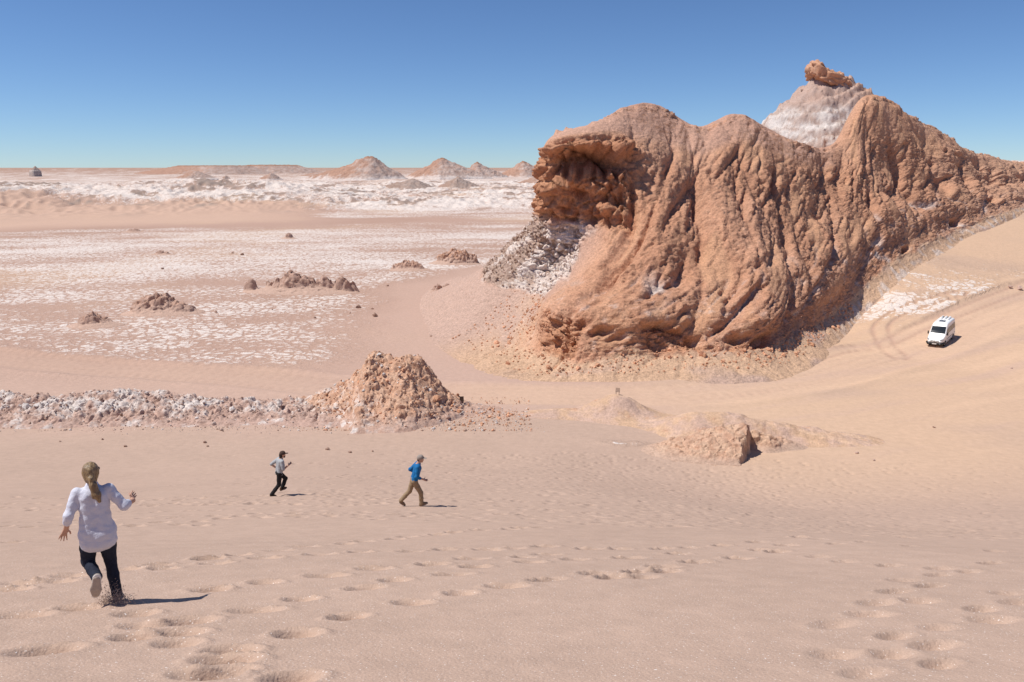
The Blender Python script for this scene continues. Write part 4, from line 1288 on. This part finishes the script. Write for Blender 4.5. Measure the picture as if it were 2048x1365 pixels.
def head_prims(c, fwd, up, s=1.0):
    c = np.array(c, float); f = np.array(fwd, float); f /= np.linalg.norm(f)
    u = np.array(up, float); u -= f * (u @ f); u /= np.linalg.norm(u)
    r = np.cross(f, u)
    P = lambda a, b, d: tuple(c + (r * a + f * b + u * d) * s)
    pr = [(P(0, -.018, .03), P(0, .012, .03), .088 * s, .085 * s), (P(0, .02, .0), P(0, .035, -.05), .070 * s, .052 * s),
          (P(0, .055, -.075), P(0, .06, -.085), .030 * s, .026 * s),                          # chin
          (P(-.026, .062, -.02), P(.026, .062, -.02), .032 * s, .032 * s, .02),               # cheeks
          (P(0, .088, .005), P(0, .104, -.028), .010 * s, .0135 * s, .012),                   # nose
          (P(-.03, .074, .028), P(.03, .074, .028), .016 * s, .016 * s, .015),                # brow
          (P(-.018, .082, -.056), P(.018, .082, -.056), .009 * s, .009 * s, .008)]            # mouth
    for sd in (-1, 1):
        pr.append((P(sd * .080, -.004, .018), P(sd * .082, -.006, -.022), .016 * s, .011 * s, .008))   # ears
    return pr

M_skin = plain_mat('skin', (.52, .30, .21), .55, .3, 30, .06)
M_white = plain_mat('white_knit', (.62, .63, .72), .9, .1, 60, .04, .25)
M_navy = plain_mat('dark_denim', (.020, .024, .040), .85, .15, 40, .25, .2)
M_black = plain_mat('black_cloth', (.022, .020, .021), .85, .15, 30, .2, .2)
M_grey = plain_mat('grey_knit', (.36, .375, .39), .9, .1, 40, .06, .2)
M_blue = plain_mat('blue_cloth', (.010, .130, .330), .8, .2, 30, .12, .2)
M_khaki = plain_mat('khaki_cloth', (.30, .215, .135), .9, .1, 30, .1, .2)
M_shoe = plain_mat('grey_shoe', (.30, .26, .23), .8, .2, 30, .2, .2)
M_sole = plain_mat('rubber_sole', (.44, .37, .31), .8, .2, 50, .12, .4)
M_stripe = plain_mat('white_trim', (.75, .73, .70), .7, .2)
M_boot = plain_mat('brown_boot', (.105, .060, .035), .8, .2, 30, .2)
M_tboot = plain_mat('tan_boot', (.22, .145, .09), .85, .2, 30, .2)
M_dhair = plain_mat('dark_hair', (.022, .014, .011), .6, .3, 40, .3)
M_capb = plain_mat('brown_cap', (.085, .055, .045), .9, .1, 30, .15)
M_capg = plain_mat('grey_cap', (.30, .255, .225), .9, .1, 30, .1)
M_glass = plain_mat('dark_plastic', (.015, .015, .017), .25, .5)
def hair_mat():
    m, nt, b = new_mat('blond_hair')
    tc = nt.nodes.new('ShaderNodeTexCoord').outputs['Object']
    mp = nt.nodes.new('ShaderNodeMapping'); mp.inputs['Scale'].default_value = (1, 1, .16)
    nt.links.new(tc, mp.inputs[0])
    f = noise_node(nt, mp.outputs[0], 75, 3, .6)
    g = noise_node(nt, tc, 9, 2, .5)
    c = mix_col(nt, ramp(nt, f, .32, .68), (.085, .050, .026), (.42, .285, .14))
    c = mix_col(nt, ramp(nt, g, .4, .75), c, (.16, .095, .05))
    nt.links.new(c, b.inputs['Base Color']); dull(b, .42, .5)
    bump(nt, b, [(f, .6, .01)], 0)
    return m
M_hair = hair_mat()

def shoe(parent, heel, toe, upv, mat, sole, s=1.0, name='shoe'):
    heel = np.array(heel, float); toe = np.array(toe, float); u = np.array(upv, float)
    f = toe - heel; L = np.linalg.norm(f); f /= L
    u -= f * (u @ f); u /= np.linalg.norm(u); r = np.cross(f, u)
    P = lambda a, b, c: tuple(heel + r * a + f * b + u * c)
    pr = [(P(0, .03, .045), P(0, L * .55, .045), .042 * s, .046 * s), (P(0, L * .55, .042), P(0, L - .04, .030), .046 * s, .034 * s),
          (P(0, .035, .05), P(0, .05, .10), .040 * s, .040 * s)]
    o = organic(name, pr, .008, mat, parent, .03)
    ps = [(P(0, .035, .008), P(0, L * .62, .008), .044 * s, .052 * s, .02, (u, .30)), (P(0, L * .62, .008), P(0, L - .035, .012), .052 * s, .040 * s, .02, (u, .30))]
    so = organic('sole', ps, .007, sole, o, .02)
    return o

def build_woman(loc, rz):
    root = empty('person', loc, rz)
    tag(root, 'woman in a white long-sleeved top with blond ponytail running down the sand, seen from behind', 'person')
    root.scale = (.90, .92, .965)
    head = (.005, .09, 1.505); neck = (0, .055, 1.375)
    sR, eR, wR = (.170, .03, 1.312), (.315, -.03, 1.105), (.405, .17, 1.075)
    sL, eL, wL = (-.170, .03, 1.308), (-.268, -.06, 1.085), (-.320, .04, .92)
    hR, kR, aR = (.082, -.01, .83), (.088, .09, .45), (.125, .0, .02)
    hL, kL, aL = (-.082, -.01, .83), (-.150, .08, .47), (-.035, -.255, .40)
    hp = head_prims(head, (.12, 1, -.12), (0, .05, 1), .92)
    body = hp + [((0, .05, 1.34), L3(neck, head, .6), .056, .052), ((-.06, .03, 1.26), (.06, .03, 1.26), .09, .09), ((0, .03, 1.2), (0, .0, .9), .075, .085),
                 (sR, eR, .040, .036), (eR, wR, .040, .028), (sL, eL, .040, .036), (eL, wL, .041, .028),
                 (hR, kR, .075, .055), (kR, aR, .055, .04), (hL, kL, .075, .055), (kL, aL, .055, .04)]
    body += hand_prims(wR, (-.05, .95, .15), (-.5, .1, .8), .2, .75) + hand_prims(wL, (-.42, .12, -.85), (.75, .35, -.1), .55, .35)
    organic('body', body, .0065, M_skin, root, .03)
    shirt = [((-.10, .035, 1.285), (.10, .035, 1.285), .066, .066), ((-.065, .025, 1.24), (-.06, -.005, 1.02), .108, .098), ((.065, .025, 1.24), (.06, -.005, 1.02), .108, .098),
             ((-.06, -.005, 1.02), (-.080, -.02, .84), .098, .118), ((.06, -.005, 1.02), (.080, -.02, .84), .098, .118), ((-.082, -.02, .84), (-.082, -.03, .755), .120, .120), ((.082, -.02, .84), (.082, -.03, .755), .120, .120), ((0, -.035, .82), (0, -.05, .735), .115, .11),
             ((0, .04, 1.31), (0, .055, 1.365), .085, .064),
             (sR, L3(sR, eR, .55), .060, .054), (L3(sR, eR, .55), eR, .054, .052), (eR, L3(eR, wR, .35), .052, .049),
             (sL, L3(sL, eL, .55), .060, .053), (L3(sL, eL, .55), eL, .053, .052), (eL, L3(eL, wL, .42), .052, .049)]
    organic('shirt', shirt, .008, M_white, root, .028, .012, 7.0, (1.1, 1, 1.5))
    tr = [((-.075, -.02, .84), (.075, -.02, .84), .112, .112), (hR, L3(hR, kR, .5), .112, .094), (L3(hR, kR, .5), kR, .094, .070), (kR, L3(kR, aR, .45), .066, .062), (L3(kR, aR, .45), aR, .062, .060),
          (hL, L3(hL, kL, .5), .112, .094), (L3(hL, kL, .5), kL, .094, .072), (kL, L3(kL, aL, .5), .068, .062), (L3(kL, aL, .5), L3(kL, aL, .95), .062, .060)]
    organic('trousers', tr, .009, M_navy, root, .025, .005, 9.0, (1, 1, 1.5))
    hair = [((0, .060, 1.535), (0, .088, 1.545), .088, .085), ((0, .042, 1.49), (0, .055, 1.52), .080, .083), ((0, .0, 1.50), (.01, -.045, 1.475), .044, .030),
            ((.01, -.045, 1.475), (.022, -.060, 1.40), .030, .040), ((.022, -.060, 1.40), (.050, -.080, 1.30), .040, .042), ((.050, -.080, 1.30), (.072, -.088, 1.225), .042, .020),
            ((.03, -.06, 1.42), (.012, -.085, 1.27), .026, .012), ((.0, .025, 1.445), (.0, .035, 1.43), .060, .046)]
    hb = organic('hair', hair, .0065, M_hair, root, .022, .005, 26.0, (1, 1, .3))
    organic('hair_tie', [((-.003, -.034, 1.486), (.020, -.034, 1.480), .030, .030, .01, ((0, .5, 1), .35))], .005, M_glass, hb, .01)
    gl = [((-.083, .13, 1.525), (-.082, .03, 1.525), .008, .007), ((.083, .13, 1.525), (.082, .03, 1.525), .008, .007), ((-.07, .168, 1.515), (.07, .18, 1.515), .022, .022)]
    organic('sunglasses', gl, .005, M_glass, root, .01)
    shoe(root, (.118, -.06, -.055), (.135, .19, -.06), (0, 0, 1), M_shoe, M_sole)
    sh = shoe(root, (-.03, -.335, .44), (-.075, -.30, .195), (.05, 1, .1), M_shoe, M_sole)
    organic('stripe', [((-.03, -.318, .425), (-.07, -.275, .22), .050, .050, .01, ((.05, 1, .1), .16))], .006, M_stripe, sh, .01)
    return root

def build_man(loc, rz, label, J, shirt_m, trouser_m, shoe_m, cap_m, long_hair, sleeve, h=.012, tuck=.80):
    root = empty('person', loc, rz)
    tag(root, label, 'person')
    g = J
    body = head_prims(g['head'], g['look'], (0, 0, 1)) + [(L3(g['neck'], (0, 0, g['neck'][2] - .1), .3), L3(g['neck'], g['head'], .6), .06, .056),
            (L3(g['chest'], g['pel'], .1), g['pel'], .085, .08), (g['sR'], g['eR'], .052, .044), (g['eR'], g['wR'], .044, .030), (g['sL'], g['eL'], .052, .044), (g['eL'], g['wL'], .044, .030),
            (g['sL'], g['sR'], .07, .07), (g['hR'], g['kR'], .08, .06), (g['kR'], g['aR'], .058, .042), (g['hL'], g['kL'], .08, .06), (g['kL'], g['aL'], .058, .042)]
    for w, e, sd in (('wR', 'eR', -1), ('wL', 'eL', 1)):
        d = np.array(g[w]) - np.array(g[e])
        body += hand_prims(g[w], d, (sd * .8, .2, .6), .15, .9, 1.1)
    organic('body', body, .0085, M_skin, root, .03)
    c, p = np.array(g['chest']), np.array(g['pel'])
    fw = .075
    lo = np.array([p[0], p[1], tuck])
    sh = [((c[0] - .10, c[1], c[2] + .10), (c[0] + .10, c[1], c[2] + .10), .095, .095)]
    for sx in (-fw, fw):
        sh += [((c[0] + sx, c[1], c[2] + .06), tuple(lerp(c, p, .55) + np.array([sx * .85, 0, 0])), .118, .106), (tuple(lerp(c, p, .55) + np.array([sx * .85, 0, 0])), (lo[0] + sx, lo[1], lo[2]), .106, .112)]
    sh += [(tuple(c + np.array([0, 0, .12])), L3(g['neck'], c, .1), .09, .066)]
    for s_, e_, w_ in (('sR', 'eR', 'wR'), ('sL', 'eL', 'wL')):
        sh += [(g[s_], L3(g[s_], g[e_], .5), .074, .066), (L3(g[s_], g[e_], .5), L3(g[s_], g[e_], min(1, sleeve)), .066, .060)]
        if sleeve > 1: sh += [(g[e_], L3(g[e_], g[w_], sleeve - 1), .058, .048)]
    organic('shirt', sh, .011, shirt_m, root, .035, .008, 7.0, (1, 1, 1.2))
    tr = [((p[0] - .075, p[1], p[2] - .02), (p[0] + .075, p[1], p[2] - .02), .112, .112)]
    for s_ in ('R', 'L'):
        hh, kk, aa = g['h' + s_], g['k' + s_], g['a' + s_]
        tr += [(hh, L3(hh, kk, .5), .098, .086), (L3(hh, kk, .5), kk, .086, .074), (kk, L3(kk, aa, .5), .074, .070), (L3(kk, aa, .5), L3(kk, aa, .96), .070, .066)]
    organic('trousers', tr, .011, trouser_m, root, .025, .007, 8.0, (1, 1, 1.4))
    for s_ in ('R', 'L'):
        shoe(root, g['heel' + s_], g['toe' + s_], g['up' + s_], shoe_m, M_sole, 1.1)
    hd = np.array(g['head']); f = np.array(g['look'], float); f[2] = 0; f /= np.linalg.norm(f)
    cp = organic('cap', [(tuple(hd + f * -.015 + np.array([0, 0, .052])), tuple(hd + f * .012 + np.array([0, 0, .056])), .098, .096, .02)], .009, cap_m, root, .02)
    organic('visor', [(tuple(hd + f * .075 + np.array([0, 0, .045])), tuple(hd + f * .150 + np.array([0, 0, .030])), .072, .066, .01, ((0, 0, 1), .16))], .007, cap_m, cp, .01)
    if long_hair:
        organic('hair', [(tuple(hd + f * -.05 + np.array([0, 0, .0])), tuple(hd + f * -.065 + np.array([0, 0, -.075])), .078, .066), (tuple(hd + f * .045 + np.array([0, 0, -.065])), tuple(hd + f * .055 + np.array([0, 0, -.095])), .052, .040)], .009, M_dhair, root, .025, .008, 18.)
    else:
        organic('hair', [(tuple(hd + f * -.035 + np.array([0, 0, .0])), tuple(hd + f * -.045 + np.array([0, 0, -.025])), .076, .062)], .009, M_dhair, root, .02)
    return root

pw = hit(213, 1205, H)
WOMAN = build_woman((pw[0], pw[1], float(H(pw[0], pw[1])) + .04), R(24))

pg = hit(560, 991, H)
build_man((pg[0], pg[1], float(H(pg[0], pg[1]))), R(-52),
    'runner in a light grey top, dark trousers and brown cap with long dark hair', dict(
    head=(.02, .20, 1.60), look=(.25, 1, -.12), neck=(0, .15, 1.46), chest=(0, .10, 1.26), pel=(0, .02, .93),
    sR=(.19, .10, 1.38), eR=(.26, .10, 1.10), wR=(.20, .33, 1.20), sL=(-.19, .12, 1.38), eL=(-.36, -.12, 1.17), wL=(-.27, .04, 1.00),
    hR=(.09, 0, .90), kR=(.10, -.05, .47), aR=(.08, -.36, .14), hL=(-.09, .02, .90), kL=(-.10, .30, .58), aL=(-.09, .13, .22),
    heelR=(.08, -.41, .07), toeR=(.09, -.17, .02), upR=(0, .2, 1), heelL=(-.09, .06, .13), toeL=(-.10, .33, .18), upL=(0, -.2, 1)),
    M_grey, M_black, M_boot, M_capb, True, .98, tuck=.90)

pb = hit(828, 1013, H)
build_man((pb[0], pb[1], float(H(pb[0], pb[1]))), R(-76),
    'runner in a bright blue shirt, khaki trousers and pale cap in mid stride', dict(
    head=(.02, .25, 1.62), look=(.2, 1, -.1), neck=(0, .20, 1.47), chest=(0, .15, 1.28), pel=(0, .03, .94),
    sR=(.19, .13, 1.40), eR=(.28, .08, 1.12), wR=(.22, .30, 1.00), sL=(-.19, .17, 1.40), eL=(-.30, -.05, 1.17), wL=(-.26, .12, 1.05),
    hR=(.09, .02, .90), kR=(.10, .22, .50), aR=(.10, .24, .10), hL=(-.09, .02, .90), kL=(-.10, -.12, .50), aL=(-.09, -.42, .20),
    heelR=(.10, .19, .02), toeR=(.12, .45, .11), upR=(0, -.3, 1), heelL=(-.09, -.48, .14), toeL=(-.10, -.28, -.01), upL=(0, .6, 1)),
    M_blue, M_khaki, M_tboot, M_capg, False, 1.5, tuck=.92)

# sand thrown up around the planted foot: loose grains, uncountable
def spray():
    r = np.random.default_rng(9)
    n = 1500
    c = np.array([pw[0], pw[1], 0]); fx = math.cos(R(24)); fy = math.sin(R(24))
    t = r.random(n)
    x = .10 + r.normal(0, .05 + .05 * t, n); y = -.12 - .20 * t * r.random(n) + r.normal(0, .06, n)
    X = c[0] + fx * x - fy * y; Y = c[1] + fy * x + fx * y
    z = H(X, Y) + .02 + np.abs(r.normal(0, .10, n)) * (1.2 - t)
    S = r.uniform(.0025, .006, n)
    tet = np.array([[1, 1, 1], [-1, -1, 1], [-1, 1, -1], [1, -1, -1]]) * .7
    V = (tet[None] * S[:, None, None] + np.stack([X, Y, z], 1)[:, None]).reshape(-1, 3)
    Q = (np.array([[0, 2, 1], [0, 1, 3], [0, 3, 2], [1, 2, 3]])[None] + 4 * np.arange(n)[:, None, None]).reshape(-1, 3)
    o = mesh_obj('kicked_up_sand', V, Q, M_rock, smooth=False, attrs={'Col': np.broadcast_to(PINK * 1.0, V.shape)})
    tag(o, kind='stuff')
spray()

# ------------------------------------------------------------------ van
def build_van(loc, rz, pitch=0.0, roll=0.0):
    M_paint = plain_mat('white_paint', (.80, .80, .79), .28, .5, 3, .02)
    M_win = plain_mat('tinted_glass', (.018, .022, .026), .06, .6)
    M_side = plain_mat('dusty_side_glass', (.075, .062, .052), .12, .6, 4, .2)
    M_plas = plain_mat('black_plastic', (.022, .021, .021), .6, .3, 20, .1)
    M_tyre = plain_mat('dusty_tyre', (.045, .040, .036), .9, .15, 20, .2)
    M_rim = plain_mat('steel_rim', (.42, .39, .36), .4, .5, metal=.6)
    M_lamp = plain_mat('lamp_glass', (.30, .31, .33), .12, .6)
    M_plate = plain_mat('plate', (.72, .71, .66), .5, .3)
    root = empty('van', loc, rz)
    root.rotation_euler = (pitch, roll, rz)
    root.scale = (.87, .87, .87)
    tag(root, 'white high-roofed passenger van with dark windscreen driving on the dirt road', 'van')
    # longitudinal profile: (y, z_bottom, z_top, half width)
    ys = np.array([-2.90, -2.84, -2.6, -2.0, -1.0, 0.0, .35, .6, .85, 1.1, 1.4, 1.75, 1.95, 2.2, 2.5, 2.72, 2.86, 2.92])
    zt = np.array([2.25, 2.52, 2.62, 2.66, 2.68, 2.68, 2.66, 2.60, 2.45, 2.18, 1.84, 1.47, 1.36, 1.27, 1.16, 1.05, .92, .80])
    hw = np.array([.90, .97, 1.0, 1.0, 1.0, 1.0, 1.0, 1.0, 1.0, 1.0, 1.0, .99, .98, .96, .92, .86, .76, .62])
    yd = np.unique(np.concatenate([ys, np.linspace(-2.9, 2.92, 90)]))
    ZT = np.interp(yd, ys, zt); HW = np.interp(yd, ys, hw)
    zb = .34
    def half_at(y, z, ztop):
        h0 = np.interp(y, ys, hw)
        t = np.clip((z - 1.35) / 1.3, 0, 1)
        w = h0 * (1 - .13 * t)
        rd = .20 if ztop > 1.6 else .14
        e = np.clip((z - (ztop - rd)) / rd, 0, 1)
        return w - (1 - np.sqrt(np.clip(1 - e * e, 0, 1))) * rd
    sec = []
    fr = np.concatenate([np.linspace(0, .88, 16), np.linspace(.90, 1.0, 8)])
    for y, z1 in zip(yd, ZT):
        zz = zb + (z1 - zb) * fr
        w = half_at(y, zz, z1)
        r_ = [(a, y, b) for a, b in zip(w, zz)]
        top = [(a, y, z1 + .012 * (1 - (a / max(w[-1], 1e-3)) ** 2)) for a in np.linspace(w[-1], -w[-1], 11)[1:-1]]
        l_ = [(-a, y, b) for a, b in zip(w, zz)][::-1]
        sec.append(r_ + top + l_)
    S = np.array(sec)
    nu, nv = S.shape[:2]
    Q = grid_faces(nu, nv)
    capn = [list(range(nv))[::-1], [(nu - 1) * nv + i for i in range(nv)]]
    floor_ = [[i * nv, i * nv + nv - 1, (i + 1) * nv + nv - 1, (i + 1) * nv] for i in range(nu - 1)]
    # carve the wheel arches: drop side faces low down around each axle
    AX = (-1.75, 1.85)
    V = S.reshape(-1, 3)
    ctr = V[Q].mean(1)
    keep = np.ones(len(Q), bool)
    for a in AX: keep &= ~((np.hypot(ctr[:, 1] - a, ctr[:, 2] - .36) < .42) & (np.abs(ctr[:, 0]) > .7))
    faces = [list(f) for f in Q[keep]] + capn + floor_
    mesh_obj('body', V, faces, M_paint, root)
    def top_patch(name, y0, y1, x, mat, off=.012, par=root, n=(12, 8), taper=1.0):
        g = []
        for i, y in enumerate(np.linspace(y0, y1, n[0])):
            t = i / (n[0] - 1)
            for a in np.linspace(-1, 1, n[1]):
                z1 = float(np.interp(y, ys, zt))
                g.append((a * x * (1 + (taper - 1) * t), y + off * .7, z1 + off + .012 * (1 - a * a)))
        return mesh_obj(name, np.array(g), grid_faces(*n)[:, ::-1], mat, par)
    ws = top_patch('windscreen', .98, 1.66, .80, M_win, .018, taper=1.06)
    organic('wiper', [((-.5, 1.66, 1.58), (.1, 1.62, 1.62), .012, .010)], .008, M_plas, ws, .01)
    mesh_obj('dashboard_card', np.array([(.42, 1.635, 1.625), (.74, 1.635, 1.615), (.74, 1.565, 1.695), (.42, 1.565, 1.705)]), np.array([[3, 2, 1, 0]]), M_plate, ws, smooth=False)
    def side_win(sd, y0, y1, z0, z1, mat, name='side_window', slope=0.0):
        g = []
        for y in np.linspace(y0, y1, 6):
            for z in np.linspace(z0, z1, 6):
                zz = z if slope == 0 else z0 + (z - z0) * np.clip((y1 - y) / (y1 - y0) * 1.6, .05, 1)
                w = float(half_at(y, zz, 2.68)) + .012
                g.append((sd * w, y, zz))
        q = grid_faces(6, 6)
        return mesh_obj(name, np.array(g), q if sd > 0 else q[:, ::-1], mat, root)
    for sd in (-1, 1):
        for y0, y1 in ((-2.72, -1.92), (-1.84, -1.02), (-.94, -.12), (-.04, .42)):
            side_win(sd, y0, y1, 1.42, 2.12, M_side)
        side_win(sd, .52, 1.50, 1.38, 2.05, M_win, 'door_window', 1.0)
        # lower black trim
        organic('side_trim', [((sd * 1.0, -1.25, .78), (sd * 1.0, 1.35, .78), .035, .035, .01, ((1, 0, 0), .5))], .02, M_plas, root, .01)
        organic('side_trim', [((sd * .99, -2.75, .78), (sd * 1.0, -2.25, .78), .035, .035, .01, ((1, 0, 0), .5))], .02, M_plas, root, .01)
        mr = organic('mirror', [((sd * 1.14, 1.52, 1.42), (sd * 1.14, 1.50, 1.70), .085, .075, .02, ((0, 1, 0), .6))], .02, M_plas, root, .02)
        organic('mirror_arm', [((sd * .97, 1.50, 1.40), (sd * 1.12, 1.52, 1.46), .03, .03)], .012, M_plas, mr, .01)
        hl = organic('headlight', [((sd * .66, 2.78, .98), (sd * .88, 2.56, 1.05), .095, .085, .02, ((0, 0, 1), .75))], .015, M_lamp, root, .02)
        for a in AX:
            th = np.linspace(0, 2 * np.pi, 33)[:-1]
            def lathe(pr):
                g = np.array([[(sd * x, a + rr0 * math.cos(t), .35 + rr0 * math.sin(t)) for (x, rr0) in pr] for t in np.append(th, th[0])])
                return g.reshape(-1, 3), grid_faces(len(th) + 1, len(pr))
            v, q = lathe([(.74, .20), (.72, .30), (.74, .345), (.80, .352), (.90, .352), (.965, .34), (.975, .30), (.955, .22), (.94, .20)])
            w = mesh_obj('wheel', v, q if sd < 0 else q[:, ::-1], M_tyre, root)
            v, q = lathe([(.90, .005), (.90, .10), (.945, .13), (.93, .18), (.95, .205), (.945, .215)])
            mesh_obj('rim', v, q if sd < 0 else q[:, ::-1], M_rim, w)
            v, q = lathe([(.66, .02), (.66, .43), (.70, .44)])
            mesh_obj('wheel_arch', v, q if sd < 0 else q[:, ::-1], M_plas, root)
    bp = [((-.74, 2.86, .50), (.74, 2.86, .50), .17, .17, .05, ((0, 1, 0), .8)), ((-.95, 2.45, .52), (-.74, 2.86, .52), .16, .17, .05), ((.95, 2.45, .52), (.74, 2.86, .52), .16, .17, .05)]
    b = organic('front_bumper', bp, .025, M_plas, root, .05)
    for sd in (-1, 1):
        organic('fog_lamp', [((sd * .62, 2.99, .54), (sd * .72, 2.97, .54), .045, .045)], .015, M_lamp, b, .01)
    mesh_obj('number_plate', np.array([(-.26, 3.005, .46), (.26, 3.005, .46), (.26, 3.005, .60), (-.26, 3.005, .60)]), np.array([[3, 2, 1, 0]]), M_plate, b, smooth=False)
    gr = organic('grille', [((-.46, 2.84, .84), (.46, 2.84, .84), .11, .11, .02, ((0, 1, 0), .55))], .02, M_plas, root, .02)
    for z in (.78, .84, .90):
        organic('grille_bar', [((-.44, 2.912, z), (.44, 2.912, z), .014, .014)], .012, M_paint, gr, .01)
    organic('badge', [((0, 2.925, .845), (0, 2.93, .845), .055, .055, .01, ((0, 1, 0), .3))], .01, M_rim, gr, .01)
    # roof: dark hatch and air conditioning box
    top_patch('roof_hatch', -.65, -.05, .36, M_win, .03)
    ac = organic('roof_unit', [((-.42, -2.3, 2.72), (-.42, -1.2, 2.72), .16, .15, .1), ((.42, -2.3, 2.72), (.42, -1.2, 2.72), .16, .15, .1), ((0, -2.25, 2.73), (0, -1.25, 2.73), .17, .16, .1)], .025, M_paint, root, .1)
    for sx in (-.25, .25):
        organic('fan_grille', [((sx, -1.85, 2.895), (sx, -1.75, 2.895), .13, .13, .01, ((0, 0, 1), .12))], .015, M_plas, ac, .01)
    return root
pv = hit(1872, 690, H)
vz = lambda x, y: float(H(x, y))
tc_ = math.atan2(-pv[1], -pv[0]) - R(13)
hx, hy = math.cos(tc_), math.sin(tc_)
vc = np.array([pv[0] - hx * 1.8, pv[1] - hy * 1.8])
slope_f = (vz(vc[0] + hx * 1.85, vc[1] + hy * 1.85) - vz(vc[0] - hx * 1.75, vc[1] - hy * 1.75)) / 3.6
rxx, ryy = hy, -hx
slope_r = (vz(vc[0] + rxx * .9, vc[1] + ryy * .9) - vz(vc[0] - rxx * .9, vc[1] - ryy * .9)) / 1.8
build_van((vc[0], vc[1], vz(*vc) - .11), tc_ - R(90), math.atan(slope_f), -math.atan(slope_r))

# ------------------------------------------------------------------ two small signs by the road
def road_sign(p, w, h, label, face, tilt):
    z = p[2]
    M_wood = plain_mat('weathered_board', (.10, .062, .045) if face == 'dark' else (.42, .31, .24), .85, .15, 12, .25)
    root = empty('sign', (p[0], p[1], z), R(tilt))
    tag(root, label, 'sign', 'small boards beside the dirt road')
    def box(name, c, s, par, mat):
        c, s = np.array(c), np.array(s) / 2
        v = np.array([[x, y, zz] for x in (-1, 1) for y in (-1, 1) for zz in (-1, 1)]) * s + c
        f = np.array([[0, 1, 3, 2], [4, 6, 7, 5], [0, 4, 5, 1], [2, 3, 7, 6], [0, 2, 6, 4], [1, 5, 7, 3]])
        return mesh_obj(name, v, f, mat, par, smooth=False)
    pd = box('board', (0, 0, .18 + h / 2), (w, .03, h), root, M_wood)
    pd.rotation_euler = (R(-12), 0, 0)
    for sx in (-.35, .35):
        box('post', (sx * w, .03, .05), (.05, .04, .40), root, M_wood)
def swell_z(x, y): return float(H(x, y)) - .2 + float(swell_h(np.array([[x]]), np.array([[y]]))[0, 0])
q = PT(924, 819, 61.6)
road_sign((q[0], q[1], float(mound_z(q[0], q[1]))), .34, .42, 'small dark board standing at the foot of the mound by the road', 'dark', 12)
road_sign((8.7, 61.0, swell_z(8.7, 61.0)), .36, .36, 'small pale board standing on top of the low orange swell', 'pale', -18)
